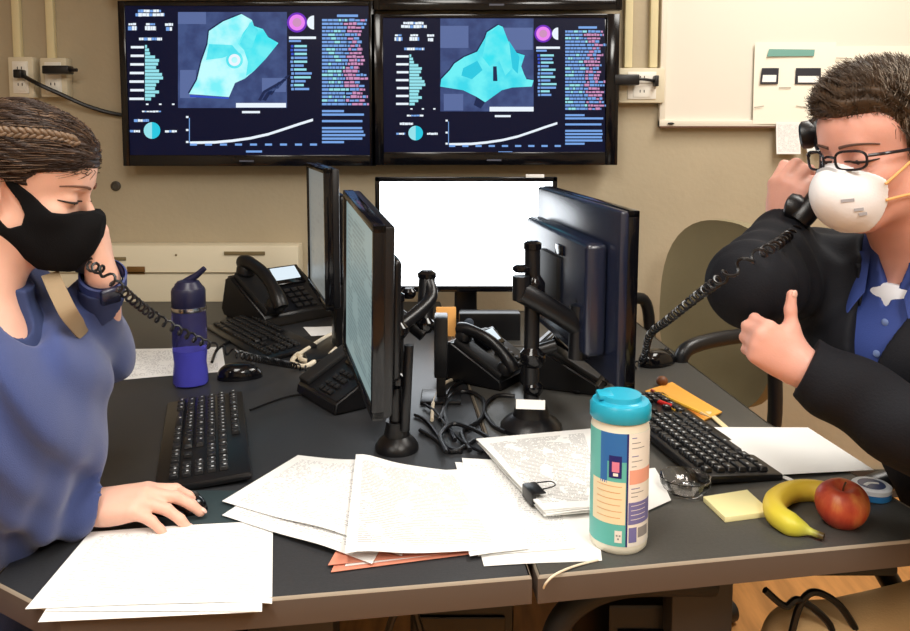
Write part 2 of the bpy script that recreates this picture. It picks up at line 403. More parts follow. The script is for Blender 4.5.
b = B(); face_rect(b, 127, 266.5, 145, 274); b.done('rating_plate', mat('plate_brown', S(112, 78, 34), .5), t, label='small brown rating plate')
b = B(); p = Y(176, 255, WY-.092)-lo; b.sphere(p, (.004, .002, .004)); b.done('screw', sl, t)
# ---------------------------------------------------------------- wall screens
SC = {}
def E(n, c, s=1.0):
    if n not in SC: SC[n] = emat('screen_'+n, c, s)
    return SC[n]
scr_names = [('bg', S(5, 11, 40), 1.0), ('panel', S(66, 84, 132), 1.0), ('map_pale', S(190, 248, 250), 1.05), ('map_cyan', S(50, 226, 240), 1.0), ('map_mid', S(110, 240, 246), 1.0),
             ('white', S(235, 245, 255), 1.0), ('text_blue', S(120, 165, 230), 1.0), ('text_pink', S(205, 145, 190), 1.0), ('magenta', S(235, 130, 240), 1.0), ('violet', S(110, 40, 190), 1.0),
             ('cyan_pale', S(150, 225, 235), 1.0), ('blue', S(50, 80, 200), 1.0), ('panel_dark', S(24, 38, 78), 1.0), ('map_aqua', S(40, 200, 225), 1.0), ('panel_light', S(90, 108, 158), 1.0)]
scr_mats = [E(n, c, s) for n, c, s in scr_names]
def mottled(n, c2, sc_=14):
    m = SC[n]; nt = m.node_tree; b_ = nt.nodes['Principled BSDF']; c1 = tuple(b_.inputs['Emission Color'].default_value)
    co = nt.nodes.new('ShaderNodeTexCoord'); nz = nt.nodes.new('ShaderNodeTexNoise'); nz.inputs['Scale'].default_value = sc_; nz.inputs['Detail'].default_value = 3
    cr = nt.nodes.new('ShaderNodeValToRGB'); cr.color_ramp.elements[0].position = .38; cr.color_ramp.elements[1].position = .62; cr.color_ramp.elements[0].color = c1; cr.color_ramp.elements[1].color = c2
    nt.links.new(co.outputs['Object'], nz.inputs['Vector']); nt.links.new(nz.outputs['Fac'], cr.inputs[0]); nt.links.new(cr.outputs[0], b_.inputs['Emission Color'])
mottled('map_pale', S(120, 236, 244)); mottled('map_cyan', S(110, 238, 244)); mottled('map_mid', S(60, 218, 236)); mottled('panel', S(52, 66, 112), 20); SI = {n: i for i, (n, _, _) in enumerate(scr_names)}
TY = 2.77   # plane of the wall screens' faces
def tv(px0, py0, px1, py1, label, content=None, inset=(7, 5, 6, 11)):
    xa, xb, za, zb = wrect(px0, py0, px1, py1, TY)
    t = thing('wall_television', label, 'television', ((xa+xb)/2, WY, za), 0, 'flat screens mounted on the wall')
    lo = t.location.copy(); Wd, Hd = xb-xa, zb-za; dpt = WY-TY
    L = lambda x, y, off=0: Y(x, y, TY-off)-lo
    b = B(); b.box((0, -dpt/2+.01, Hd/2), (Wd*.9, dpt*.8-.02, Hd*.8), .01); b.box((0, -dpt+.02, Hd/2), (Wd, .035, Hd), .006); b.done('housing', M['black_gloss'], t)
    bz = B(); sx0, sy0, sx1, sy1 = px0+inset[0], py0+inset[1], px1-inset[2], py1-inset[3]
    a = L(sx0, sy0); c = L(sx1, sy1); w_ = .018
    xa_, xb_, za_, zb_ = -Wd/2, Wd/2, 0, Hd
    for (x_0, x_1, z_0, z_1) in ((xa_, a.x, za_, zb_), (c.x, xb_, za_, zb_), (a.x, c.x, a.z, zb_), (a.x, c.x, za_, c.z)):
        bz.box(((x_0+x_1)/2, -dpt-.001, (z_0+z_1)/2), (x_1-x_0, .01, z_1-z_0), .0015)
    bz.done('bezel', M['black_gloss'], t)
    b = B()
    def R_(x_0, y_0, x_1, y_1, m, lay=1): b.poly([L(x_0, y_0, lay*.0004), L(x_1, y_0, lay*.0004), L(x_1, y_1, lay*.0004), L(x_0, y_1, lay*.0004)], SI[m])
    def Pg(pts, m, lay=2): b.poly([L(x, y, lay*.0004) for x, y in pts], SI[m])
    def Disc(cx, cy, r, m, lay=2, a0=0, a1=2*PI, n=24): Pg([(cx+r*math.cos(a0+(a1-a0)*i/n), cy+r*math.sin(a0+(a1-a0)*i/n)) for i in range(n+1 if a1-a0 < 6 else n)], m, lay)
    b.poly([L(sx0, sy0), L(sx1, sy0), L(sx1, sy1), L(sx0, sy1)], 0)
    if content: content(R_, Pg, Disc)
    b.done('screen', scr_mats, t, recalc=False)
    b = B(); p = L((px0+px1)/2, py1-5, 0.0); b.box(p+Vector((0, -.007, 0)), (.05, .002, .006)); b.done('brand_strip', mat('strip_grey', S(80, 84, 100), .4), t)
    return t
rnd = random.Random(3)
def dash(ox, oy, sx, sy, mapf, panel):
    """a dashboard; coordinates below are those of the left screen, mapped by scale and offset"""
    X = lambda x: ox+(x-124)*sx; Yy = lambda y: oy+(y-6)*sy
    def content(R0, P0, D0):
        R_ = lambda a, b_, c, d, m, lay=1: R0(X(a), Yy(b_), X(c), Yy(d), m, lay)
        Pg = lambda pts, m, lay=2: P0([(X(x), Yy(y)) for x, y in pts], m, lay)
        Disc = lambda cx, cy, r, m, lay=2, a0=0, a1=2*PI: D0(X(cx), Yy(cy), r*sx, m, lay, a0, a1)
        R_(*panel, 'panel')
        # heading and three counters
        for (a, b_, c, d) in ((138, 9.5, 161, 12.5), (135.5, 13, 164.5, 16.5), (128.5, 23, 136, 25.5), (128, 26, 137, 30.5), (146, 23, 155, 25.5), (145, 26, 156, 30.5), (165, 23, 173, 26), (166, 27, 172, 31), (139, 37.5, 162, 40.5), (142, 110.5, 161, 112.5), (134, 119, 149, 122), (130, 130, 140, 132.5), (165, 130, 177, 132.5)): 
            x = a
            while x < c:
                w_ = rnd.uniform(1.5, 4); R_(x, b_+rnd.uniform(0, .4), min(x+w_, c), d-rnd.uniform(0, .4), 'white' if rnd.random() < .6 else 'text_blue', 2); x += w_+.25
        # histogram
        for i in range(7): R_(130-rnd.uniform(-1, 1), 46+i*8.6, 144, 48.4+i*8.6, 'white', 2)
        prof = [1, 3, 4, 9, 13, 12, 10, 13, 16, 17, 13, 10, 9, 13, 9, 5]
        for i, wv in enumerate(prof): R_(145, 45+i*3.5, 146+wv, 47.9+i*3.5, 'cyan_pale', 2)
        for x in (146, 159, 172): R_(x, 103.5, x+2.5, 105, 'white', 2)
        Disc(152, 130.5, 8.3, 'cyan_pale', 2); Disc(152, 130.5, 8.3, 'map_aqua', 3, -PI/2, PI/2)
        mapf(Pg, Disc, R_)
        # donuts
        Disc(297, 22.5, 10, 'violet', 2); Disc(297, 22.5, 8, 'magenta', 3); Disc(297, 22.5, 4.5, 'text_pink', 4)
        Disc(314, 22.5, 7, 'white', 3, PI/2, 3*PI/2); 
        R_(289, 36.5, 316, 39, 'white', 2); R_(289, 40, 301, 42, 'text_blue', 2)
        for i in range(12):
            yy = 45+i*3.9; a_ = 290+rnd.uniform(0, 1.5); R_(a_, yy, a_+2.6, yy+2.4, 'blue' if i < 3 else 'text_blue', 2)
            R_(a_+3.5, yy, a_+rnd.uniform(12, 21), yy+2.2, 'text_blue' if i % 2 else 'cyan_pale', 2)
        # right-hand column of text
        R_(337, 14.5, 358, 17, 'text_blue', 2)
        for i in range(24):
            yy = 19+i*3.65; x = 322; end = 346+rnd.uniform(-4, 3); e2 = 364+rnd.uniform(-5, 5)
            while x < end: w_ = rnd.uniform(2, 7); R_(x, yy, min(x+w_, end), yy+2.3, 'text_blue' if rnd.random() < .75 else 'cyan_pale', 2); x += w_+.5
            x = end+1
            while x < e2: w_ = rnd.uniform(2, 6); R_(x, yy+rnd.uniform(-.5, .5), min(x+w_, e2), yy+2.3, 'text_pink' if rnd.random() < .65 else 'text_blue', 2); x += w_+.6
        for i in range(9):
            if i == 3: continue
            R_(322, 110+i*3.5+(3 if i > 1 else 0), 366 - (22 if i in (0, 8) else rnd.uniform(0, 4)), 112.2+i*3.5+(3 if i > 1 else 0), 'text_blue', 2)
        # line chart
        pts = [(190, 141.5), (215, 141), (232, 139.5), (250, 137), (268, 133), (285, 127.5), (300, 122.5), (313, 118.5)]
        Pg(pts+[(x, y+2.6) for x, y in reversed(pts)], 'white', 2)
        for i in range(9): R_(190+i*15, 143.5, 197+i*15, 145.6, 'text_blue', 3)
        for y in (116, 129, 141): R_(186, y, 188.5, y+2, 'white', 2)
        R_(189, 118, 189.8, 143, 'text_blue', 2)
        R_(246, 150.5, 262, 152.5, 'text_blue', 2); R_(242, 111, 260, 113.2, 'white', 2)
    return content
def mapL(Pg, Disc, R_):
    for (a, b_, c, d) in ((178, 12, 206, 24), (180, 70, 196, 98), (262, 78, 286, 92)): R_(a, b_, c, d, 'panel_light', 2)
    for i in range(3): Pg([(262+i*6, 100-i*6), (270+i*8, 88-i*6), (274+i*8, 87-i*6), (266+i*6, 101-i*6)], 'panel_dark', 2)
    out = [(241.5, 14), (252, 20), (254, 26), (263, 29), (268, 37), (278.5, 43), (266, 58.5), (254, 71), (245, 78.5), (235, 83), (229, 97), (189, 94), (197, 80), (201.5, 61.5), (207.5, 44.5), (209, 31), (223, 21.5)]
    Pg([(x+(-1.2), y-1.0) for x, y in out], 'panel_dark', 3); Pg(out, 'map_pale', 4)
    Pg([(252, 21), (254, 26), (263, 29), (268, 37), (278.5, 43), (266, 58.5), (254, 71), (246, 76), (248, 62), (244, 50), (238, 44), (243, 33)], 'map_cyan', 5)
    Pg([(250, 22), (254, 26), (258, 30), (252, 48), (245, 50), (240, 44)], 'map_mid', 6)
    Pg([(209, 44), (232, 45), (238, 52), (222, 58), (206, 60)], 'map_mid', 5)
    Disc(234.5, 60, 8.5, 'map_mid', 7); Disc(234.5, 60, 6, 'white', 8); Disc(234.5, 60, 3, 'map_pale', 9)
    Pg([(190, 95), (229, 97.5), (229, 99), (190, 97)], 'blue', 5); R_(236, 103, 286, 107.5, 'white', 5)
    Pg([(258, 100), (263, 91), (286, 78), (286, 80.5), (265, 93), (261, 101)], 'panel_dark', 3)
def mapR(Pg, Disc, R_):
    for (a, b_, c, d) in ((180, 14, 212, 38), (250, 16, 285, 40), (184, 88, 206, 106)): R_(a, b_, c, d, 'panel_light', 2)
    out = [(246, 13), (251, 15), (257, 30), (266, 43), (276, 46), (272, 58), (275, 66), (278, 72), (286, 73), (284, 80), (262, 81), (250, 84), (231, 97), (221, 91), (206, 84), (180, 80), (181, 72), (191, 62), (196, 55), (207, 48), (222, 42), (231, 27), (233, 21)]
    Pg([(x-1.2, y-1) for x, y in out], 'panel_dark', 3); Pg(out, 'map_mid', 4)
    Pg([(246, 13), (251, 15), (257, 30), (266, 43), (262, 60), (254, 68), (247, 52), (236, 58), (228, 48), (232, 27)], 'map_cyan', 5)
    Pg([(206, 60), (222, 52), (228, 62), (216, 72), (204, 68)], 'map_aqua', 5); Pg([(240, 58), (244, 58), (245, 74), (240, 74)], 'panel_dark', 6)
    Pg([(258, 30), (270, 48), (268, 66), (262, 60)], 'map_aqua', 6); Pg([(231, 97), (221, 91), (218, 100), (226, 104)], 'panel_dark', 3)
    R_(236, 102, 286, 107, 'white', 5)
tv(118, 1, 376, 166, 'left wall screen showing a dashboard with a pale cyan map wide at the top right', dash(124, 6, 1, 1, mapL, (178, 12, 287, 108)))
tv(371, 14, 617, 165, 'right wall screen showing a dashboard with a pointed cyan map', dash(391, 18.5, .88, .92, mapR, (180, 6, 286, 107)), inset=(12, 4, 12, 13))
tv(104, -150, 368, -4, 'black screen of the upper row, directly above the left wall screen')
tv(371, -143, 622, 10, 'black screen of the upper row whose lower rim shows above the right wall screen')

# ---------------------------------------------------------------- desks
def Zxy(px, py): v = Z(px, py); return (v.x, v.y)
seam_near = Vector(Zxy(535, 577))
r_near = Zxy(960, 536.5); 
desk_R = [(seam_near.x+.004, seam_near.y), r_near, (0.645, 1.60), (0.592, 2.18), (0.56, 2.62), (-0.045, 2.62)]
l_near = Zxy(60, 617)
desk_L = [(seam_near.x-.004, seam_near.y), (-0.05, 2.765), (-1.35, 2.765), (-1.32, 1.80), (-1.10, 1.66), (-0.86, 1.52), (-0.70, 1.38), (-0.635, 1.2), (-0.62, 1.02), l_near]
def desk(pts, label, top_m, cols, rz=0):
    n = len(pts); cx = sum(p[0] for p in pts)/n; cy = sum(p[1] for p in pts)/n
    t = thing('desk', label, 'desk', (cx, cy, 0), 0, 'desks pushed together')
    lp = [(p[0]-cx, p[1]-cy) for p in pts]
    if sum(lp[i][0]*lp[(i+1) % n][1]-lp[(i+1) % n][0]*lp[i][1] for i in range(n)) < 0: lp = lp[::-1]
    def inset(lp, d):
        out = []
        for i in range(n):
            p0, p1, p2 = Vector(lp[i-1]), Vector(lp[i]), Vector(lp[(i+1) % n])
            e1 = (p1-p0).normalized(); e2 = (p2-p1).normalized(); n1 = Vector((-e1.y, e1.x)); n2 = Vector((-e2.y, e2.x))
            bis = (n1+n2).normalized(); out.append(tuple(p1+bis*(d/max(.35, bis.dot(n1)))))
        return out
    b = B(); b.prism(inset(lp, .004), DT-.030, DT, 0, .001); b.done('desktop', top_m, t)
    b = B(); inn = inset(lp, .0026)   # vinyl edge band round the top
    for i in range(n):
        a, c, ai, ci = lp[i], lp[(i+1) % n], inn[i], inn[(i+1) % n]
        q = [b.bm.verts.new((x, y, z)) for (x, y), z in ((a, DT-.038), (c, DT-.038), (c, DT-.003), (a, DT-.003), (ci, DT+.0012), (ai, DT+.0012), (ai, DT-.038), (ci, DT-.038))]
        for idx, mi in (((0, 1, 2, 3), 0), ((3, 2, 4, 5), 1), ((0, 1, 7, 6), 0)):
            f = b.bm.faces.new([q[k] for k in idx]); f.material_index = mi
    b.done('edge_band', [M['edge'], M['edge_hi']], t, label='brown vinyl edge')
    for (x, y, wx, wy) in cols:
        b = B(); b.box((x-cx, y-cy, .36), (wx, wy, .64), .006); b.done('leg', M['leg'], t)
        b = B(); b.box((x-cx, y-cy, .705), (wx*1.9, wy*1.3, .016), .002); b.box((x-cx, y-cy, .69), (wx*1.2, wy*1.1, .02), .002); b.done('bracket', M['leg'], t)
        b = B(); b.box((x-cx, y-cy+.15, .03), (wx*.7, .6, .05), .01); b.done('foot', M['leg'], t)
    return t
dR = desk(desk_R, 'right-hand dark laminate desk with the fruit and the wipes tub on it', M['desk_r'], [(.40, 1.26, .10, .06), (.40, 2.1, .10, .06)])
dL = desk(desk_L, 'left-hand dark laminate desk under the spread papers and near keyboard', M['desk'], [(-.245, 1.16, .13, .06), (-.45, 2.2, .10, .06)])
def sticker(p0, p1, yy, name, label, m, par):
    xa, xb, za, zb = wrect(*p0, *p1, yy); lo = par.location
    b = B(); b.box(((xa+xb)/2-lo.x, yy-lo.y, (za+zb)/2-lo.z), (xb-xa, .002, zb-za), .0005); b.done(name, m, par, label=label)
stk = mat('sticker_pale', S(222, 200, 172), .6)
sticker((728, 569), (755, 581), 1.222, 'sticker', 'small pale sticker under the edge', stk, dR)
sticker((278, 606), (308, 619), 1.122, 'sticker', 'small pale sticker under the edge', stk, dL)
for px in (718, 774): sticker((px, 568), (px+5, 573), 1.222, 'screw', None, M['chrome'], dR)
sticker((328, 601), (334, 605), 1.122, 'screw', None, M['chrome'], dL)
# under-desk: curved black trays / hanging bag / computer
b = B(); pts = [Y(548, 660, 1.13), Y(560, 622, 1.13), Y(585, 598, 1.14), Y(622, 585, 1.16), Y(672, 583, 1.18), Y(712, 584, 1.2)]
b.tube(pts, .019, 14, flat=(0, 1, 0)); t = b.done('support_bracket', M['black_matte']); t['label'] = 'curved support arm under the top'
t.parent = dR; t.location -= dR.location
b = B(); b.box(Y(830, 572, 1.19)+Vector((0, .03, .01)), (.20, .09, .022), .008); t = b.done('cable_tray', M['black_matte']); t.parent = dR; t.location -= dR.location
def tower(px, py, yy, label):
    p = Y(px, py, yy)
    t = thing('computer_tower', label, 'computer', (p.x, yy+.2, 0), 0, 'black computers under the desks')
    h = p.z
    b = B(); b.box((0, 0, h/2+.01), (.18, .40, h-.02), .008); b.done('case', M['black'], t)
    b = B(); b.box((0, -.203, h*.55), (.15, .008, h*.75), .003); b.done('front_panel', M['black_gloss'], t)
    b = B(); b.lathe((.05, -.208, h*.85), [(.008, 0), (.008, .003)], 16, R=RX(PI/2)); b.done('power_button', M['chrome'], t)
    for s_ in (-1, 1):
        b = B(); b.box((s_*.06, 0, .005), (.03, .3, .01)); b.done('foot', M['black_matte'], t)
tower(662, 605, 1.28, 'black computer tower standing on the floor under the right desk')
tower(462, 592, 1.32, 'black computer tower standing on the floor under the left desk')
for i, (pl, lab) in enumerate([([(790, 640), (800, 605), (815, 592), (840, 606), (862, 640)], 'thin black cable looping under the right desk, beside the khaki trousers'),
    ([(765, 590), (785, 606), (800, 600), (830, 625), (828, 650)], 'black cable hanging from the leg of the right desk'), ([(380, 660), (395, 612), (410, 600), (420, 628), (432, 660)], 'black cable hanging below the left desk')]):
    b = B(); b.tube([Y(x, y, 1.24 if i < 2 else 1.2) for x, y in pl], .006)
    tag(b.done('cable', M['black']), lab, 'cable')

# ---------------------------------------------------------------- monitors
def monitor(far, near, zbot, h, face, label, screen_m, back=True, tilt=0.0, stand=False, wide=None, bulge=.03, logo=True, group='desk monitors', roll=0.0):
    """far/near: world xy of the two vertical edges; face -1 looks to -x, +1 to +x, 0 = to camera"""
    far, near = Vector(far), Vector(near)
    d = (near-far) if face <= 0 else (far-near)
    wd = d.length; rz = math.atan2(d.y, d.x); c = (far+near)/2
    t = thing('monitor', label, 'monitor', (c.x, c.y, zbot if not stand else DT), rz, group)
    z0 = 0 if not stand else zbot-DT
    R = RY(roll) @ RX(-tilt); T = lambda v: R @ Vector(v) + Vector((0, 0, z0))
    bz = .014
    b = B()
    for (cx, cz, sx, sz) in ((0, bz/2, wd, bz*1.3), (0, h-bz/2, wd, bz), (-wd/2+bz/2, h/2, bz, h), (wd/2-bz/2, h/2, bz, h)): b.box(T((cx, .006, cz)), (sx, .022, sz), .002, R=R)
    b.done('bezel', M['black_gloss'], t)
    b = B()
    def fn(u, v): return T(((u-.5)*(wd-2*bz), .001, bz+v*(h-2*bz)))
    b.grid(fn, 1, 1); b.done('screen', screen_m, t, recalc=False)
    b = B(); b.box(T((0, .022, h/2)), (wd*.995, .022, h*.99), .005, R=R)
    if bulge: b.box(T((0, .033+bulge/2, h*.47)), (wd*.80, bulge, h*.66), .012, R=R, seg=3)
    b.done('back_cover', M['black'], t)
    if bulge:
        b = B(); b.box(T((0, .036+bulge, h*.47)), (.12, .012, .12), .003, R=R); b.done('mount_plate', M['black_matte'], t)
    if stand:
        b = B(); b.box(T((0, .055, z0*-.5+h*.2)), (.07, .03, z0+h*.4), .008); b.done('stand_column', M['black'], t)
        b = B(); b.box((0, .05, .008), (.24, .19, .014), .006); b.done('stand_base', M['black'], t)
    return t
scr_white = emat('screen_bright', (.90, .95, 1.0, 1), 4.5)
m_teal = text_mat('screen_spreadsheet', S(128, 148, 148), S(70, 90, 96), 34, .62, emis=1.0, strength=.6, rough=.3, blocks=3)
m_grey = text_mat('screen_document', S(120, 124, 122), S(60, 64, 70), 20, .4, emis=.9, strength=.5, rough=.3)
# centre monitor facing the camera
pa = Y(375, 177, 2.4); pb = Y(556, 291, 2.4)
mc = monitor((pa.x, 2.4), (pb.x, 2.4), pb.z, pa.z-pb.z, 0, 'monitor in the middle at the back with a blank bright white screen', scr_white, stand=True)
b = B(); p = Y(535, 176, 2.385)-mc.location; b.box(p, (.055, .003, .010), .0008); b.done('sticker', M['paper'], mc, label='white label on the top rim')
# left near monitor, screen towards the woman
monitor((-.242, 1.72), (-.142, 1.375), .856, .352, -1, 'upright monitor left of centre with a pale teal spreadsheet, turned to the woman', m_teal, bulge=.022, roll=.10)
monitor((-.425, 2.31), (-.315, 1.95), .905, .352, -1, 'narrow-looking monitor farther back on the left desk behind the desk telephone', m_grey, bulge=.03, stand=True)
mr = monitor((.236, 2.0), (.338, 1.485), .864, .342, 1, 'big black monitor seen from behind, right of centre, turned to the man', m_grey, bulge=.045, roll=-.02)
mr_back = mat('monitor_back_sheen', S(26, 32, 52), .27, spec=1.0)  # black plastic; the bluish screen glow is tinted into its base colour
for ch in mr.children:
    if ch.name.startswith('back_cover'): ch.data.materials[0] = mr_back
b = B(); b.box((-.06, .081, .235), (.045, .004, .022), .002); b.done('vent_recess', M['black_gloss'], mr)

# monitor arms
def knob(b, p, r=.012, h=.012): b.lathe(Vector(p), [(r*.7, 0), (r, h*.3), (r, h*.7), (r*.6, h)], 16)
def arm_stand(base, label, pole_h, arms, joints, r_base=.045, pole_r=.014, second=None):
    t = thing('monitor_mount', label, 'monitor arm', base, 0, 'black monitor arms')
    b = B(); b.lathe((0, 0, 0), [(r_base, 0), (r_base, .008), (r_base*.85, .018), (r_base*.6, .028), (r_base*.5, .05), (pole_r*1.5, .056)], 32); b.done('base', M['black'], t)
    b = B(); b.cyl((0, 0, .05), (0, 0, pole_h), pole_r, 20, bev=.002); po = b.done('pole', M['black'], t)
    b = B(); b.lathe((0, 0, pole_h), [(pole_r*1.15, -.006), (pole_r*1.15, .006), (pole_r*.7, .01)], 20); b.done('pole_cap', M['black_gloss'], po)
    for pts, wd in arms:
        b = B(); b.tube([Vector(p)-Vector(base) for p in pts], wd, 12, rf=lambda u: 1.0, smooth=len(pts) > 2); b.done('arm', M['black'], t)
    for p, r, h in joints:
        b = B(); knob(b, Vector(p)-Vector(base), r, h); b.done('joint', M['black_gloss'], t)
    return t
base1 = Z(397, 449)
P1 = lambda x, y, d=1.45: Y(x, y, d)
arm_stand(base1, 'black monitor arm on a round base behind the teal spreadsheet monitor', .29,
    [([Vector((base1.x, base1.y, .98)), P1(430, 300, 1.56), P1(427, 278, 1.6)], .013), ([P1(427, 278, 1.6), P1(424, 330, 1.56)], .017),
     ([P1(424, 335, 1.55), Vector((-.135, 1.575, 1.0))], .014), ([P1(405, 430, base1.y-.02), P1(409, 345, base1.y-.02)], .009)],
    [(P1(427, 280, 1.6), .019, .02), (P1(409, 298, 1.56), .014, .02), (P1(424, 332, 1.56), .02, .03), (Vector((base1.x, base1.y, .965)), .024, .03), (Vector((base1.x, base1.y, .87)), .022, .03)], r_base=.041)
b = B(); p = P1(441, 345, 1.75); b.box((p.x, p.y, p.z), (.030, .06, .135), .004); b.box((p.x, p.y, (DT+p.z-.06)/2), (.02, .03, p.z-.06-DT), .002)
b.box((p.x, p.y, DT+.004), (.09, .09, .008), .003)
tag(b.done('desk_speaker', M['black']), 'slim black upright speaker box just right of the left monitor arm', 'speaker')
base2 = Z(531, 428)
P2 = lambda x, y, d: Y(x, y, d)
yb = base2.y
mb = Vector((.262, 1.75, 1.0))
arm_stand(base2, 'black pole monitor arm behind the wipes tub, holding the big monitor', Y(533, 246, yb).z-DT,
    [([P2(521, 276, yb-.03), P2(521, 300, yb-.03)], .017), ([P2(521, 292, yb-.03), P2(545, 305, yb-.02), P2(578, 326, yb-.0)], .021),
     ([P2(580, 305, yb), P2(578, 358, yb)], .020), ([P2(578, 330, yb), mb+Vector((-.03, 0, 0)), mb], .015), ([P2(556, 345, yb), P2(533, 352, yb)], .012)],
    [(P2(521, 272, yb-.03), .017, .014), (P2(580, 303, yb), .009, .012), (P2(533, 300, yb), .024, .05), (P2(533, 366, yb), .026, .04), (P2(533, 395, yb), .02, .03)], r_base=.062, pole_r=.0155)
b = B(); p = Z(528, 410, .775); b.strip([Y(516, 404, yb-.06), Y(545, 405, yb-.06)], .018, .002, up=(0, -1, .3)); tag(b.done('cable_tie_label', M['paper']), 'short white strip lying across the foot of the right monitor arm', 'label')

# riser shelf, box and speaker under the centre monitor
a = Y(440, 352, 2.16); c = Y(545, 352, 2.16); zt = a.z
t = thing('monitor_riser', 'low grey shelf on the back of the desk below the white screen', 'shelf', ((a.x+c.x)/2, 2.28, DT))
b = B(); b.box((0, 0, zt-DT-.008), (c.x-a.x, .24, .016), .003); b.done('shelf_board', mat('riser_grey', S(150, 146, 136), .5), t)
for s_ in (-1, 1):
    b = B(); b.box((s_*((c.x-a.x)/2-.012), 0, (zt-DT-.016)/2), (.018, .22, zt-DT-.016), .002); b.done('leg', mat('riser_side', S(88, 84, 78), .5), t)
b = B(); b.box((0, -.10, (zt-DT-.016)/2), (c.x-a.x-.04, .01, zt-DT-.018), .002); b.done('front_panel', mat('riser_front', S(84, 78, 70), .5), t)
# ---------------------------------------------------------------- papers
def qsheet(name, corners, label, m, cat='paper', z=DT+.0015, th=.0004, fn=None, group=None, n=14, parent=None):
    """corners TL,TR,BR,BL as photo pixels on the desk plane; fn(u,v) adds height (u left-right, v near-far)"""
    P_ = [Z(x, y, z) for x, y in corners]
    TL, TR, BR, BL = P_
    def f(u, v):
        p = (BL*(1-u)+BR*u)*(1-v)+(TL*(1-u)+TR*u)*v
        return p+Vector((0, 0, fn(u, v) if fn else 0.0006*math.sin(5*u+3*v)))
    b = B(); b.grid(f, n, n, th=th); o = b.done(name, m, recalc=True)
    if cat: tag(o, label, cat, group)
    return o
LG = 'loose printed sheets on the desks'
# near-left pile
qsheet('paper_sheet', [(92, 533), (268, 524), (258, 611), (38, 622)], 'white sheet at the bottom of the near-left pile, poking out towards the desk edge', M['paper'], z=DT+.002, group=LG, fn=lambda u, v: -.004*max(0, .25-v)*u)
qsheet('paper_sheet', [(90, 532), (273, 520), (272, 600), (25, 609)], 'top printed sheet of the pile beside the woman, nearest the left corner', M['print'], z=DT+.0045, group=LG, fn=lambda u, v: .001*math.sin(4*u)-.010*max(0, u-.9)*max(0, .5-v)*8)
qsheet('paper_sheet', [(100, 534), (262, 526), (262, 611), (45, 611)], 'middle sheet in the near-left pile of papers', M['paper'], z=DT+.0032, group=LG)
# central fan
fold_m = mat('folder_salmon', S(214, 140, 116), .6, var=.06, vscale=30); man_m = mat('folder_manila', S(226, 196, 150), .6)
tf = thing('file_folder', 'salmon folder sticking out from under the central papers at the desk edge', 'folder', Z(410, 540))
lo = tf.location.copy()
for i, (cs, zz, nm) in enumerate([([(360, 505), (498, 500), (500, 550), (331, 572)], .0025, 'back_cover'), ([(362, 505), (490, 500), (487, 549), (328, 565)], .0055, 'front_cover')]):
    P_ = [Z(x, y, DT+zz)-lo for x, y in cs]
    b = B(); b.grid(lambda u, v: (P_[3]*(1-u)+P_[2]*u)*(1-v)+(P_[0]*(1-u)+P_[1]*u)*v, 8, 8, th=.0006); b.done(nm, fold_m, tf)
b = B(); P_ = [Z(x, y, DT+.0040)-lo for x, y in [(370, 505), (480, 503), (478, 549), (345, 566)]]
b.grid(lambda u, v: (P_[3]*(1-u)+P_[2]*u)*(1-v)+(P_[0]*(1-u)+P_[1]*u)*v, 6, 6, th=.0008); b.done('paper_inside', M['paper'], tf)
qsheet('paper_sheet', [(455, 462), (592, 470), (602, 560), (484, 566)], 'white sheet reaching the desk edge between the folder and the wipes tub', M['paper'], z=DT+.0015, group=LG)
qsheet('paper_sheet', [(462, 458), (560, 462), (575, 548), (478, 556)], 'printed sheet lying under the clipped stack', M['print'], z=DT+.0032, group=LG)
qsheet('paper_sheet', [(300, 465), (420, 478), (372, 564), (222, 515)], 'lower sheet of the central fan whose left corner peeks out below the top one', M['print'], z=DT+.0066, group=LG, fn=lambda u, v: .004*math.exp(-((u-.7)/.2)**2))
qsheet('paper_sheet', [(298, 455), (425, 470), (402, 556), (222, 501)], 'upper left sheet of the central fan with its corner pointing at the keyboard', M['print'], z=DT+.0085, group=LG, fn=lambda u, v: .007*math.exp(-((u-.62)/.22)**2))
qsheet('paper_sheet', [(356, 461), (458, 470), (508, 546), (345, 562)], 'large curved printed sheet on top in the middle of the central spread', M['print2'], z=DT+.0105, group=LG, fn=lambda u, v: .013*math.exp(-((u-.05)/.25)**2)+.002*math.sin(5*u))
qsheet('paper_sheet', [(440, 470), (478, 468), (530, 548), (470, 556)], 'sheet at the right side of the central spread, under the clipped stack corner', M['paper'], z=DT+.0075, group=LG)
# clipped stack
cst = [(478, 447), (592, 438), (612, 514), (545, 522)]
tt = thing('clipped_paper_stack', 'stack of printed sheets held by a black binder clip, left of the wipes tub', 'paper stack', Z(550, 485))
lo = tt.location.copy()
P_ = [Z(x, y, DT) for x, y in cst]; 
def quad(P_, u, v): return (P_[3]*(1-u)+P_[2]*u)*(1-v)+(P_[0]*(1-u)+P_[1]*u)*v
for k in range(5):
    j = Vector((random.uniform(-.004, .004), random.uniform(-.004, .004), 0))
    b = B(); b.grid(lambda u, v: quad(P_, u, v)+j-lo+Vector((0, 0, .0085+.0022*k+.010*(1-u)*(1-v)*.3+.004*math.sin(4*v+k)*u+.002*math.sin(9*v+k*2)*v)), 14, 14, th=.0012)
    b.done('sheet', M['print2'] if k == 4 else M['paper'], tt)
e0 = quad(P_, .02, .10)-lo; ed = (quad(P_, .02, .42)-lo-e0).normalized(); inn = (quad(P_, .4, .2)-quad(P_, .0, .2)).normalized()
clip = B(); cc = e0+ed*.028+Vector((0, 0, .017))
Rc = Matrix((ed, ed.cross(Vector((0, 0, 1))), Vector((0, 0, 1)))).transposed()
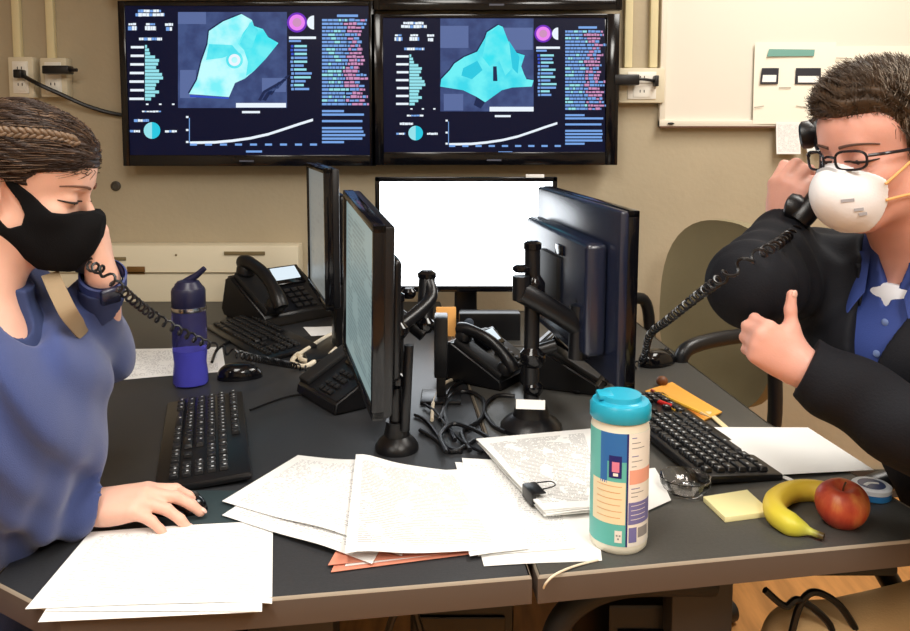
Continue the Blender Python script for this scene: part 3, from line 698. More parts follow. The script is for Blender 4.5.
clip.box(cc-inn*.004, (.042, .008, .022), .002, R=Rc); clip.box(cc+inn*.006+Vector((0, 0, .010)), (.042, .02, .002), .0006, R=Rc)
bco = clip.done('binder_clip', M['black'], tt, label='black binder clip')
b = B(); q = cc+inn*.014+Vector((0, 0, .013)); b.tube([q-ed*.012, q+inn*.022-ed*.008+Vector((0, 0, .002)), q+inn*.022+ed*.008+Vector((0, 0, .002)), q+ed*.012], .0011); b.done('clip_handle', M['black'], bco)
qsheet('paper_sheet', [(640, 470), (655, 468), (671, 500), (640, 514)], 'crumpled white sheet end showing right of the wipes tub', M['paper'], z=DT+.004, group=LG, fn=lambda u, v: .008*math.sin(3*v)*(1-u*.6))
# right sheet
qsheet('paper_sheet', [(680, 427), (808, 425), (874, 467), (770, 475)], 'single white sheet in front of the man, beside his keyboard', M['paper'], z=DT+.008, group=LG, fn=lambda u, v: .012*(1-u)*math.sin(PI*v)**2*.6-.005*u)
# left paper under bottle
qsheet('paper_sheet', [(128, 349), (222, 347), (226, 371), (120, 380)], 'printed sheet under the blue bottle on the far left', M['print'], group=LG)
qsheet('paper_sheet', [(303, 327), (345, 326), (352, 340), (318, 344)], 'small white sheet behind the coiled white cable', M['paper'], group=LG)
o = qsheet('paper_sheet', [(448, 325), (520, 325), (545, 350), (450, 351)], 'white sheet on the grey shelf below the bright screen', M['paper'], z=zt+.002, group=LG)
# pads
P4 = [Z(x, y) for x, y in [(703, 502), (747, 495), (771, 517), (725, 523)]]; cen = sum(P4, Vector())/4
b = B(); b.prism([((p-cen).x, (p-cen).y) for p in reversed(P4)], 0, .009, 0, .0006)
o = b.done('sticky_note_pad', mat('sticky_yellow', S(246, 236, 176), .75), loc=cen+Vector((0, 0, .0005))); tag(o, 'pale yellow sticky note pad between the glass dish and the banana', 'sticky notes')
a = Y(436, 291, 2.3); c = Y(456, 322, 2.3)
b = B(); b.box(((a.x+c.x)/2, 2.3, zt+(a.z-c.z)/2+.002), (c.x-a.x, .004, a.z-c.z), .001, R=RX(-.15))
tag(b.done('sticky_note', mat('note_orange', S(244, 178, 98), .7)), 'orange note standing below the left part of the bright screen', 'note')
a = Y(459, 291, 2.27); c = Y(520, 320, 2.27)
b = B(); b.box(((a.x+c.x)/2, 2.27, zt+.045), (c.x-a.x, .05, .088), .006); 
ts = thing('small_speaker', 'low black box with a round dial under the bright screen', 'speaker', ((a.x+c.x)/2, 2.27, zt+.001))
for v in b.bm.verts: v.co -= ts.location
b.done('housing', M['black'], ts)
b = B(); b.lathe((-.06, -.026, .06), [(.014, 0), (.014, .006), (.01, .008)], 20, R=RX(PI/2)); b.done('dial', mat('dial_grey', S(70, 80, 95), .4), ts)

# ---------------------------------------------------------------- keyboards
key_mesh = {}
def key_obj(wk, legend):
    k = (round(wk, 4), legend)
    if k not in key_mesh:
        b = B(); b.box((0, 0, .004), (wk-.0028, .0158, .008), .0012, taper=(.86, .84), seg=1)
        if legend:
            b.box((-.002, .002, .0081), (.0045, .0038, .0004), 0, 1)
        o = b.done('key', [M['key'], M['legend']], loc=Vector((0, 0, 0))); me = o.data; bpy.data.objects.remove(o); key_mesh[k] = me
    return key_mesh[k]
def keyboard(center, rz, label, legends=True, tilt=.07, full=True):
    """local x along the length, +y = away from the typist"""
    t = thing('keyboard', label, 'keyboard', center, rz, 'black keyboards')
    Lk = .445 if full else .30
    b = B(); b.box((0, 0, .010), (Lk, .158, .014), .005, R=RX(tilt)); b.done('case', M['black'], t)
    b = B()
    for s_ in (-1, 1): b.box((s_*(Lk/2-.05), .062, .005), (.025, .012, .012), .002)
    b.done('foot', M['black_matte'], t)
    R = RX(tilt); u = .0190; rows = [
        (0, [1, None, 1, 1, 1, 1, None, 1, 1, 1, 1, None, 1, 1, 1, 1]), (1, [1]*13+[2]), (2, [1.5]+[1]*12+[1.5]), (3, [1.75]+[1]*11+[2.25]), (4, [2.25]+[1]*10+[2.75]), (5, [1.5, 1.25, 1.25, 5.5, 1.25, 1.25, 1.5, 1.5])]
    ks = []
    for r, wsz in rows:
        x = -Lk/2+.010; yv = .058-r*.0205-(.004 if r > 0 else 0)
        for wz in wsz:
            if wz is None: x += u*.42 if r == 0 else 0; continue
            if r == 0: wz = .93
            ks.append((x+wz*u/2, yv, wz*u)); x += wz*u
    if full:
        xn = -Lk/2+.010+15*u+.007
        for i in range(3):
            for r in (1, 2): ks.append((xn+(i+.5)*u, .054-r*.0205, u))
            ks.append((xn+(i+.5)*u, .054-5*.0205, u))
        ks.append((xn+1.5*u, .054-4*.0205, u))
        xp = xn+3*u+.006
        for i in range(4):
            for r in (1, 2, 3, 4, 5):
                if len(ks) < 99 and not (i == 3 and r in (3, 5)) and xp+(i+.5)*u < Lk/2-.008: ks.append((xp+(i+.5)*u, .054-r*.0205, u))
    for (x, yv, wk) in ks[:100]:
        o = bpy.data.objects.new('key', key_obj(wk, legends and random.random() < .75)); C.objects.link(o); o.parent = t
        o.location = R @ Vector((x, yv, .007)) + Vector((0, 0, .010)); o.rotation_euler = (tilt, 0, 0)
    return t
# woman's: length runs away from the camera
a = Z(205, 484, .762); c = Z(200, 402, .762); d = a-c
keyboard((Z(205, 441)).to_3d(), math.atan2(d.y, d.x)-.03, 'black keyboard with white key legends beside the woman, near left')
a = Z(722, 476, .762); c = Z(620, 396, .762); d = c-a
keyboard(Z(679, 436), math.atan2(d.y, d.x), 'black keyboard in front of the man, right of the wipes tub')
a = Z(300, 372, .762); c = Z(228, 312, .762); d = a-c
kf = keyboard(Z(258, 340), math.atan2(d.y, d.x)+.12, 'black keyboard at the back left between the bottle and the telephone', False, .12)

# ---------------------------------------------------------------- mice
def mouse(p, rz, label, s_=1.0):
    t = thing('computer_mouse', label, 'mouse', p, rz, 'black mice')
    b = B()
    pr = []
    def fn(u, v):
        a = 2*PI*u; ph = v*PI/2
        r = math.cos(ph)**.7
        return Vector((.054*s_*math.cos(a)*r, .031*s_*math.sin(a)*r*(1-.12*math.cos(a)), .036*s_*math.sin(ph)**.9*(1-.18*math.cos(a)*(1-v)) + .001))
    b.grid(fn, 32, 10); bmesh.ops.remove_doubles(b.bm, verts=b.bm.verts[:], dist=.0002)
    b.lathe((0, 0, 0), [(.02, 0), (.02, .002)], 12); b.done('shell', M['black_gloss'], t)
    b = B(); b.lathe((.030*s_, -.0035, .030*s_), [(.006, 0), (.008, .002), (.008, .005), (.006, .007)], 16, R=RX(-PI/2)); b.done('wheel', M['black_matte'], t)
    return t
mouse(Z(240, 378), .2, 'glossy black mouse beside the blue bottle')
mouse(Z(657, 364), .5, 'glossy black mouse on the right desk behind the orange envelope', 1.05)
mouse_p = Z(178, 511); mouse(mouse_p, -.1, 'black mouse under the hand of the woman', .9)

# ---------------------------------------------------------------- telephones and handsets
lcd = emat('phone_display', S(225, 240, 250), 1.0)
def handset_mesh(b, Lh=.20, grow=1.0):
    """along local x, ear and mouth cups facing -z"""
    n = 24
    def rf(u): return 1+.25*(math.exp(-((u-.08)/.12)**2)+math.exp(-((u-.92)/.12)**2))
    pts = [Vector((-Lh/2+Lh*i/10, 0, .016-.055*((i/10-.5)**2)*4*.55+.012)) for i in range(11)]
    b.tube(pts, .0155*grow, 14, rf=rf, flat=(0, 1, 0))
    for s_ in (-1, 1):
        R = RY(s_*.18)
        b.lathe((s_*(Lh/2-.026), 0, -.022), [(.019, 0), (.024, .004), (.024, .016), (.018, .026)], 24, R=R)
def phone(p, rz, label, handset=True, tilt=.45, scale=1.0, cord=True):
    """body faces local -y, slopes up to +y"""
    t = thing('desk_telephone', label, 'telephone', p, rz, 'black desk telephones'); t.scale = (scale,)*3
    b = B(); hw = .105
    prof = [(-.105, 0), (.095, 0), (.11, .02), (.085, .105), (.06, .112), (-.10, .03)]
    v0 = [b.bm.verts.new((-hw, y, z)) for y, z in prof]; v1 = [b.bm.verts.new((hw, y, z)) for y, z in prof]
    n = len(prof)
    for i in range(n): b.bm.faces.new((v0[i], v0[(i+1) % n], v1[(i+1) % n], v1[i]))
    b.bm.faces.new(v0[::-1]); b.bm.faces.new(v1)
    bmesh.ops.recalc_face_normals(b.bm, faces=b.bm.faces[:]); bmesh.ops.bevel(b.bm, geom=b.bm.edges[:], offset=.006, segments=3, affect='EDGES')
    b.done('body', M['black'], t)
    sl = math.atan2(.082, .16); R = RX(sl); F = lambda x, s_, h=0: Vector((x, -.10, .03))+R @ Vector((0, s_, h))
    b = B(); b.box(F(.03, .135, .006), (.10, .06, .018), .003, R=RX(sl+.25)); dh = b.done('display_housing', M['black_gloss'], t)
    b = B(); b.box(F(.03, .136, .017), (.075, .04, .002), .0005, R=RX(sl+.25)); b.done('display', lcd, dh, label='lit display')
    for r in range(4):
        for c_ in range(3):
            b = B(); b.box(F(.005+c_*.022, .018+r*.021, .003), (.016, .013, .006), .001, R=R); b.done('button', M['key'], t)
    b = B(); b.box(F(-.072, .09, .006), (.05, .17, .016), .005, R=R); b.done('cradle', M['black_matte'], t)
    if handset:
        b = B(); handset_mesh(b)
        o = b.done('handset', M['black'], t, loc=F(-.072, .088, .034)); o.rotation_euler = (R @ RZ(PI/2)).to_euler()
    return t
def face(dx, dy): return math.atan2(dy, dx)+PI/2   # rotation so that local -y points along (dx,dy)
phone(Z(279, 316)+Vector((0, 0, 0)), face(.55, -.55), 'black desk telephone with lit display and its handset at the back left', True, scale=1.25)
ph2 = phone(Z(352, 396)+Vector((-.0, .0, 0)), face(-.75, -.55), 'black desk telephone with an empty cradle beside the white cable', False, scale=.9)
phone(Z(489, 382)+Vector((0, .05, 0)), face(.60, -.40), 'black desk telephone with a bright display between the two monitor arms', True, scale=.86)
ph4 = phone(Z(572, 388)+Vector((.0, .06, 0)), face(.75, -.3), 'black desk telephone with an empty cradle behind the wipes tub', False, scale=.9)

def coil(pts, r, n, wire, label, name='coiled_cord', m=None):
    pts = catmull([Vector(p) for p in pts], 40)
    ln = [0]; 
    for i in range(1, len(pts)): ln.append(ln[-1]+(pts[i]-pts[i-1]).length)
    path = []; N_ = n*9; prev = None
    j = 0
    for i in range(N_+1):
        s_ = ln[-1]*i/N_
        while j < len(ln)-2 and ln[j+1] < s_: j += 1
        f = (s_-ln[j])/max(1e-9, ln[j+1]-ln[j]); p = pts[j].lerp(pts[j+1], f); t = (pts[j+1]-pts[j]).normalized()
        u = (prev-prev.dot(t)*t).normalized() if prev else t.orthogonal().normalized(); prev = u; v = t.cross(u)
        a = 2*PI*n*i/N_; path.append(p+r*(math.cos(a)*u+math.sin(a)*v))
    b = B(); b.tube(path, wire, 6, smooth=False); o = b.done(name, m or M['black'])
    tag(o, label, 'phone cord'); return o
HW = Y(90, 266, 1.185)   # woman's handset lower end
coil([HW, Y(104, 272, 1.15), Y(122, 290, 1.18), Y(150, 313, 1.3), Y(180, 331, 1.37), Y(215, 347, 1.45), Y(250, 357, 1.52), Z(295, 366, .765), Z(335, 375, .765)], .0068, 54, .0021, 'black coiled cord running from the handset of the woman across the bottle')
HM = Y(799, 226, 1.31)
coil([HM, Y(790, 234, 1.27), Y(774, 246, 1.14), Y(752, 258, 1.08), Y(722, 278, 1.10), Y(695, 298, 1.28), Y(668, 320, 1.5), Y(650, 335, 1.72), Z(640, 362, .765), Z(600, 385, .765)], .0072, 50, .0022, 'black coiled cord stretching from the handset of the man down to the right desk')

# ---------------------------------------------------------------- cables on the desk
def cable(pl, r, label, m=M['black'], z=DT, name='cable'):
    b = B(); b.tube([Z(p[0], p[1], z+r+.0005+(p[2] if len(p) > 2 else 0)) for p in pl], r, 8); return tag(b.done(name, m), label, 'cable')
w_cab = mat('white_cable', S(232, 220, 196), .5)
cable([(300, 352), (292, 362), (306, 366), (322, 356), (340, 344), (330, 336), (312, 346), (300, 358), (318, 360), (346, 340), (352, 334)], .0065, 'thick white cable coiled beside the teal spreadsheet monitor', w_cab)
cable([(298, 355, .008), (310, 347, .012), (332, 334, .012), (345, 338, .008), (330, 354, .008)], .0055, 'second turn of thick white cable lying over the coil', w_cab)
b = B(); b.strip([Z(338, 356, .80), Z(333, 368, .79), Z(332, 380, .775), Z(337, 390, .765)], .012, .004, up=(-.3, -1, .4))
tag(b.done('cable_strap', mat('tan_strap', S(150, 92, 56), .6)), 'tan strap hanging beside the white cable under the teal monitor', 'strap')
cable([(432, 420), (434, 400), (445, 383), (468, 376), (500, 372), (530, 380)], .004, 'thin pale cable arching behind the left monitor arm', w_cab)
cable([(420, 430), (437, 440), (452, 452), (475, 440)], .004, 'black cable near the round monitor arm foot, curling to the papers')
cable([(415, 415), (428, 422), (446, 446), (462, 452)], .0035, 'black cable just behind the curling cable by the papers')
cable([(440, 420), (452, 395), (470, 392), (484, 402), (480, 420), (462, 432), (470, 450)], .0048, 'thick black cable loop between the two monitor arms')
cable([(455, 440), (445, 415), (450, 390), (470, 380), (500, 384)], .0045, 'black cable following the pale cable between the monitor arms')
cable([(446, 452), (440, 436), (452, 424), (470, 428), (486, 436), (500, 446)], .0045, 'black cable crossing the others near the clipped stack', z=DT+.006)
cable([(424, 404), (436, 412), (450, 430), (466, 444), (482, 452)], .0030, 'thinnest black cable from the speaker box towards the papers', z=DT+.004)
cable([(505, 432), (492, 424), (484, 408), (496, 396), (515, 396)], .0045, 'black cable curling round the foot of the right monitor arm')
b = B(); b.tube([Z(598, 560, DT+.002), Z(575, 566, DT+.003), Z(556, 574, DT+.004), Z(546, 583, DT-.006), Z(543, 590, DT-.022)], .0016, 8)
tag(b.done('white_cord', w_cab), 'thin white cord slipping over the desk edge where the desks meet', 'cord')
cable([(560, 380), (575, 392), (590, 388), (600, 378)], .004, 'black cable behind the wipes tub lid')
cable([(250, 410), (290, 396), (330, 392), (350, 385)], .0022, 'thin black cable lying across the desk right of the near keyboard')
cable([(212, 362), (217, 350), (228, 342), (236, 338)], .004, 'short black cable sticking out behind the bottle')

# ---------------------------------------------------------------- bottle
pb_ = Z(191, 384)
t = thing('water_bottle', 'translucent blue water bottle with dark flip spout lid on the left desk', 'bottle', pb_)
blue = mat('bottle_blue_plastic', S(128, 128, 214), .08, trans=.92, ior=1.2)
b = B(); r0 = .041
b.lathe((0, 0, 0), [(r0*.90, 0), (r0, .006), (r0*.97, .03), (r0*.90, .055), (r0*.97, .085), (r0*.97, .15), (r0*.93, .19), (r0*.84, .20)], 40); b.done('bottle_body', blue, t)
b = B(); b.lathe((0, 0, 0), [(r0*.86, .004), (r0*.9, .03), (r0*.83, .055), (r0*.9, .082), (r0*.9, .086)], 32); b.done('water', mat('bottle_water', S(160, 160, 240), .2, trans=.15, ior=1.33), t, label='paler liquid in the lower part')
lidm = mat('bottle_lid', S(34, 34, 62), .35)
b = B(); b.lathe((0, 0, 0), [(r0*.90, .186), (r0*.95, .19), (r0*.95, .225), (r0*.88, .232)], 40); blo = b.done('lid', lidm, t)
b = B(); b.lathe((0, 0, .229), [(r0*.90, 0), (r0*.6, .018), (r0*.3, .022)], 32)
b.tube([(-.025, 0, .232), (.004, 0, .250), (.022, 0, .262), (.040, 0, .278)], .010, 12, rf=lambda u: 1.1-.5*u); b.done('spout', lidm, blo)
b = B(); b.lathe((0, 0, 0), [(r0*.965, .178), (r0*.975, .18), (r0*.975, .186), (r0*.965, .188)], 40); b.done('neck_ring', M['chrome'], t)

# ---------------------------------------------------------------- wipes tub
pc = Z(618, 541.5); rT = .0415; hT = .208
t = thing('wipes_tub', 'white disinfecting wipes tub with turquoise lid and blue label', 'tub', pc)
tubm = mat('tub_white', S(236, 232, 214), .35)
b = B(); b.lathe((0, 0, 0), [(rT*.90, 0), (rT*.98, .004), (rT, .010), (rT, hT-.03), (rT*.97, hT-.026), (rT*.97, hT-.012)], 56); b.done('tub_body', tubm, t)
lid = mat('lid_turquoise', S(36, 160, 190), .32)
b = B(); b.lathe((0, 0, hT-.018), [(rT*1.02, 0), (rT*1.05, .002), (rT*1.05, .018), (rT*.97, .0235), (rT*.80, .024), (rT*.74, .026), (rT*.70, .0325), (rT*.3, .0335), (rT*.1, .0335)], 56); lido = b.done('lid', lid, t)
b = B(); b.box((-rT*.55, 0, hT+.0125), (.022, .03, .008), .003); b.done('lid_tab', lid, lido)
lab = [mat('label_'+n, S(*c), .4) for n, c in (('teal', (98, 190, 182)), ('blue', (44, 110, 180)), ('navy', (30, 36, 110)), ('cream', (240, 228, 190)), ('white', (240, 238, 230)), ('salmon', (238, 172, 150)), ('violet', (118, 118, 176)), ('orange', (226, 170, 110)), ('pink', (220, 130, 160)), ('grey', (150, 150, 150)))]
LI = {n: i for i, n in enumerate(['teal', 'blue', 'navy', 'cream', 'white', 'salmon', 'violet', 'orange', 'pink', 'grey'])}
b = B()
a_cam = math.atan2(-pc.y, -pc.x)
def patch(px0, px1, z0, z1, m, lay):
    """px offsets measured across the visible width, -1..1"""
    f0, f1 = math.asin(max(-1, min(1, px0))), math.asin(max(-1, min(1, px1)))
    r = rT+.0003+lay*.00025; n = max(2, int(abs(f1-f0)/.08)); top, bot = [], []
    for i in range(n+1):
        a = a_cam+f0+(f1-f0)*i/n; bot.append(b.bm.verts.new((r*math.cos(a), r*math.sin(a), z0))); top.append(b.bm.verts.new((r*math.cos(a), r*math.sin(a), z1)))
    for i in range(n): f = b.bm.faces.new((bot[i], bot[i+1], top[i+1], top[i])); f.material_index = LI[m]; f.smooth = True
H = hT-.026
def zz(y): return .014+(H-.014-.004)*(1-(y-428)/(540-428))
patch(-1, 1, .014, H-.004, 'teal', 0)
patch(-.62, .28, zz(456), zz(428), 'blue', 1); patch(-.62, -.40, zz(478), zz(440), 'blue', 1)
patch(-.34, .08, zz(472), zz(450), 'navy', 2); patch(-.24, .0, zz(466), zz(456), 'pink', 3); patch(-.2, -.04, zz(470), zz(467), 'white', 3)
patch(-.86, .22, zz(518), zz(476), 'cream', 1)
for k in range(6): patch(-.72, .10-.05*(k % 2), zz(480+k*6.2)-.001, zz(480+k*6.2), 'orange', 2)
patch(.30, 1, zz(540), zz(428), 'white', 1)
patch(.34, .98, zz(478), zz(464), 'salmon', 2); patch(.32, .98, zz(518), zz(496), 'violet', 2)
for k in range(4): patch(.40, .86, zz(499+k*4.6)-.0009, zz(499+k*4.6), 'white', 3)
for k, y in enumerate((432, 437, 442, 450, 455, 460, 482, 486, 490)): patch(.40, .40+.16+.3*((k*7) % 5)/5, zz(y)-.0012, zz(y), 'grey' if k % 3 else 'violet', 2)
patch(.34, .60, zz(536), zz(521), 'violet', 2); patch(.64, .94, zz(532), zz(522), 'grey', 2); patch(.24, .30, .014, H-.004, 'navy', 2)
patch(-.12, .12, zz(536), zz(524), 'white', 2)
for a0 in (0, 1, 2):   # three little chasing arrows
    th = a0*2*PI/3+.5; cxx, czz = .0+.055*math.cos(th), (zz(530)+.0032*math.sin(th)); patch(cxx-.03, cxx+.03, czz-.0013, czz+.0013, 'grey', 3)
b.done('label', lab, t, recalc=False)

# ---------------------------------------------------------------- dish, fruit, tin, pencils
pd = Z(685, 492)
glass = mat('clear_glass', (1, 1, 1, 1), .03, trans=1.0, ior=1.48)
b = B(); n = 40
prof = [(.010, .0), (.026, .0), (.034, .006), (.040, .017), (.0415, .026), (.039, .0265), (.035, .016), (.028, .0075), (.010, .006)]
b.lathe((0, 0, 0), prof, n)
for v in b.bm.verts:
    a = math.atan2(v.co.y, v.co.x); r = math.hypot(v.co.x, v.co.y)
    if r > .03: k = 1+.035*math.cos(a*10); v.co.x *= k; v.co.y *= k
tag(b.done('glass_dish', glass, loc=pd+Vector((0, 0, .0008))), 'small clear glass dish between the wipes tub and the sticky notes', 'dish')
b = B(); 
for k in range(3): b.tube([(.012*math.cos(k*2+a*.9), .012*math.sin(k*2+a*.9), .0085+.001*a) for a in range(5)], .0011, 6)
o = b.done('paper_clip', M['chrome'], loc=pd); tag(o, 'small metal clips lying in the glass dish', 'paper clip')

# banana
def ban_col():
    m = bpy.data.materials.new('banana_skin'); m.use_nodes = True; nt = m.node_tree; bs = nt.nodes['Principled BSDF']; bs.inputs['Roughness'].default_value = .45
    uv = nt.nodes.new('ShaderNodeUVMap'); sp = nt.nodes.new('ShaderNodeSeparateXYZ'); cr = nt.nodes.new('ShaderNodeValToRGB')
    nt.links.new(uv.outputs[0], sp.inputs[0]); nt.links.new(sp.outputs[0], cr.inputs[0]); nt.links.new(cr.outputs[0], bs.inputs['Base Color'])
    e = cr.color_ramp.elements; e[0].position = 0; e[0].color = S(70, 54, 30); e[1].position = 1; e[1].color = S(120, 98, 50)
    for ps, c_ in ((.04, S(96, 80, 36)), (.09, S(196, 196, 90)), (.20, S(206, 200, 62)), (.45, S(238, 208, 66)), (.85, S(240, 206, 74)), (.93, S(214, 196, 84))):
        x = e.new(ps); x.color = c_
    return m
tb = thing('banana', 'yellow banana with greenish stem end curving round the apple', 'banana', Z(800, 515))
lo = tb.location.copy(); zc = .0165
bp_ = [Z(824, 537, DT+.008), Z(806, 530, DT+.010), Z(790, 524, DT+.014), Z(777, 514, DT+zc), Z(775, 503, DT+zc), Z(788, 493, DT+zc), Z(805, 490, DT+zc), Z(824, 492, DT+zc), Z(838, 497, DT+.013)]
pts = catmull(bp_, 6); n = len(pts); b = B(); rings = []; prev = None; sg = 15
for i, p in enumerate(pts):
    u_ = i/(n-1); t_ = (pts[min(i+1, n-1)]-pts[max(i-1, 0)]).normalized(); up = Vector((0, 0, 1)); sd = t_.cross(up).normalized(); up2 = sd.cross(t_)
    r = .0175*min(1, .30+max(0, (u_-.10)/.22)**.75) if u_ < .45 else .0175*min(1, .2+((1-u_)/.16)**.6)
    if u_ < .1: r = .0052
    row = []
    for k in range(sg+1):
        a = 2*PI*k/sg; rr = r*(1+.045*math.cos(5*a)); row.append((p-lo+rr*math.cos(a)*sd+rr*math.sin(a)*up2, (u_, k/sg)))
    rings.append(row)
V = [[b.bm.verts.new(q[0]) for q in row[:-1]] for row in rings]
for i in range(n-1):
    for k in range(sg):
        f = b.bm.faces.new((V[i][k], V[i][(k+1) % sg], V[i+1][(k+1) % sg], V[i+1][k])); f.smooth = True
        for l, q in zip(f.loops, (rings[i][k][1], rings[i][k+1][1], rings[i+1][k+1][1], rings[i+1][k][1])): l[b.uv].uv = q
for rw, uu in ((V[0][::-1], 0), (V[-1], 1)):
    f = b.bm.faces.new(rw)
    for l in f.loops: l[b.uv].uv = (uu, 0)
b.done('peel', ban_col(), tb, sharp=80)
# apple
def apple_mat():
    m = bpy.data.materials.new('apple_skin'); m.use_nodes = True; nt = m.node_tree; bs = nt.nodes['Principled BSDF']; bs.inputs['Roughness'].default_value = .38
    co = nt.nodes.new('ShaderNodeTexCoord'); mp = nt.nodes.new('ShaderNodeMapping'); mp.inputs['Scale'].default_value = (26, 26, 8)
    n1 = nt.nodes.new('ShaderNodeTexNoise'); n1.inputs['Scale'].default_value = 1.6; n1.inputs['Detail'].default_value = 6
    cr = nt.nodes.new('ShaderNodeValToRGB'); nt.links.new(co.outputs['Object'], mp.inputs[0]); nt.links.new(mp.outputs[0], n1.inputs['Vector']); nt.links.new(n1.outputs['Fac'], cr.inputs[0]); nt.links.new(cr.outputs[0], bs.inputs['Base Color'])
    e = cr.color_ramp.elements; e[0].position = .32; e[0].color = S(176, 52, 40); e[1].position = .74; e[1].color = S(226, 160, 92); x = e.new(.5); x.color = S(200, 88, 60)
    return m
pa_ = Z(841, 522); ta = thing('apple', 'red apple with orange streaks at the desk edge beside the banana', 'apple', pa_)
def ap(u, v):
    a = 2*PI*u; ph = PI*v; R0 = .0385; s_ = math.sin(ph); c_ = math.cos(ph)
    r = R0*s_*(1+.03*math.cos(5*a)*(v**2)); z = .036-R0*.98*c_
    z -= .014*math.exp(-((s_)/.30)**2)*(1 if c_ < 0 else -.7); r *= (1+.08*(-c_))
    return Vector((r*math.cos(a), r*math.sin(a), z-.0045))
b = B(); b.grid(ap, 40, 24); bmesh.ops.remove_doubles(b.bm, verts=b.bm.verts[:], dist=.0003); o = b.done('flesh', apple_mat(), ta, sharp=90); o.rotation_euler = (.18, -.08, 0)
b = B(); b.tube([(0, 0, .050), (.001, 0, .062), (.004, 0, .070)], .0014, 8); o = b.done('stem', mat('stem_brown', S(90, 60, 36), .7), ta); o.rotation_euler = (.18, -.08, 0)
# tin
pt = Z(871, 496); tt_ = thing('mint_tin', 'round white and blue tin lying behind the apple', 'tin', pt)
b = B(); b.lathe((0, 0, 0), [(.028, 0), (.030, .002), (.030, .012)], 40); b.done('tin_body', mat('tin_blue', S(50, 130, 200), .3), tt_, label='light blue lower half')
b = B(); b.lathe((0, 0, .012), [(.0305, 0), (.0305, .007), (.028, .009), (.022, .0085)], 40); tlo = b.done('lid', mat('tin_white', S(226, 232, 240), .3), tt_, label='white rim lid')
b = B(); b.lathe((0, 0, .0206), [(.021, 0), (.0205, .0006)], 40); b.done('lid_picture', mat('tin_dark', S(50, 66, 110), .3), tlo)
b = B(); b.strip([(-.014, -.006, .0216), (-.002, .002, .0216), (.012, .000, .0216)], .006, .0004); b.done('lid_mark', M['paper'], tlo)
# envelope and pencils
env = mat('envelope_orange', S(240, 172, 70), .65, bump=.1, bscale=40)
qsheet('envelope', [(645, 391), (672, 383), (722, 413), (693, 425)], 'orange yellow envelope lying above the keyboard of the man', env, 'envelope', z=DT+.004, th=.003, fn=lambda u, v: .004*math.sin(6*u)*math.sin(3*v)+.003*u)
def pencil(p0, p1, col, label, z=.012, tip=True):
    a = Z(*p0, DT+z); c = Z(*p1, DT+z); d = (c-a)
    t = thing('pencil', label, 'pencil', a, 0, 'yellow pencils')
    b = B(); b.cyl((0, 0, 0), d*.82, .0036, 6); b.done('shaft', col, t)
    b = B(); b.cyl(d*.82, d*.98, .0036, 6, r2=.0008); b.done('sharpened_tip', mat('pencil_wood', S(222, 190, 140), .7), t)
    b = B(); b.cyl(-d.normalized()*.012, (0, 0, 0), .0037, 12); b.done('eraser', mat('eraser_pink', S(200, 90, 80), .6), t)
ylw = mat('pencil_yellow', S(246, 190, 60), .4)
pencil((655, 392), (712, 418), ylw, 'yellow pencil on the orange envelope, the upper of two')
pencil((650, 397), (700, 424), ylw, 'yellow pencil on the orange envelope, the lower of two', .013)
b = B(); a = Z(658, 402, DT+.016); c = Z(672, 407, DT+.016); b.cyl(a, c, .0062, 14, bev=.002); tag(b.done('marker_cap', mat('cap_red', S(214, 44, 40), .35)), 'red marker cap on the near edge of the orange envelope', 'cap')
b = B(); a = Z(684, 416, DT+.010); b.sphere(a, (.019, .014, .007)); tag(b.done('eraser', mat('eraser_dark', S(92, 72, 50), .7)), 'dark brown eraser at the tip of the orange envelope', 'eraser')
b = B(); a = Z(662, 381, DT+.013); b.sphere(a, (.014, .012, .012)); tag(b.done('wooden_ball', mat('ball_brown', S(120, 76, 48), .5)), 'small round brown knob behind the orange envelope', 'knob')
b = B(); a = Z(708, 412, DT+.004); c = Z(726, 428, DT+.004); b.box((a+c)/2, ((c-a).length, .012, .003), .0008, R=RZ(math.atan2((c-a).y, (c-a).x)))
tag(b.done('wooden_ruler', mat('stick_pale', S(226, 206, 160), .6)), 'pale flat wooden stick running under the white sheet, right end of envelope', 'stick')
b = B(); a = Z(778, 474, DT+.003); c = Z(795, 482, DT+.003); b.box((a+c)/2, ((c-a).length, .010, .002), .0006, R=RZ(math.atan2((c-a).y, (c-a).x)))
tag(b.done('paper_strip', M['paper']), 'tiny pale strip just below the sheet in front of the man', 'paper strip')
b = B(); b.box(Z(205, 508, DT+.0015), (.14, .12, .003), .001); tag(b.done('mouse_pad', mat('mouse_pad_teal', S(44, 58, 62), .6)), 'dark teal mouse mat corner under the hand of the woman', 'mouse mat')  # teal tone is a reflection put into the mat's colour

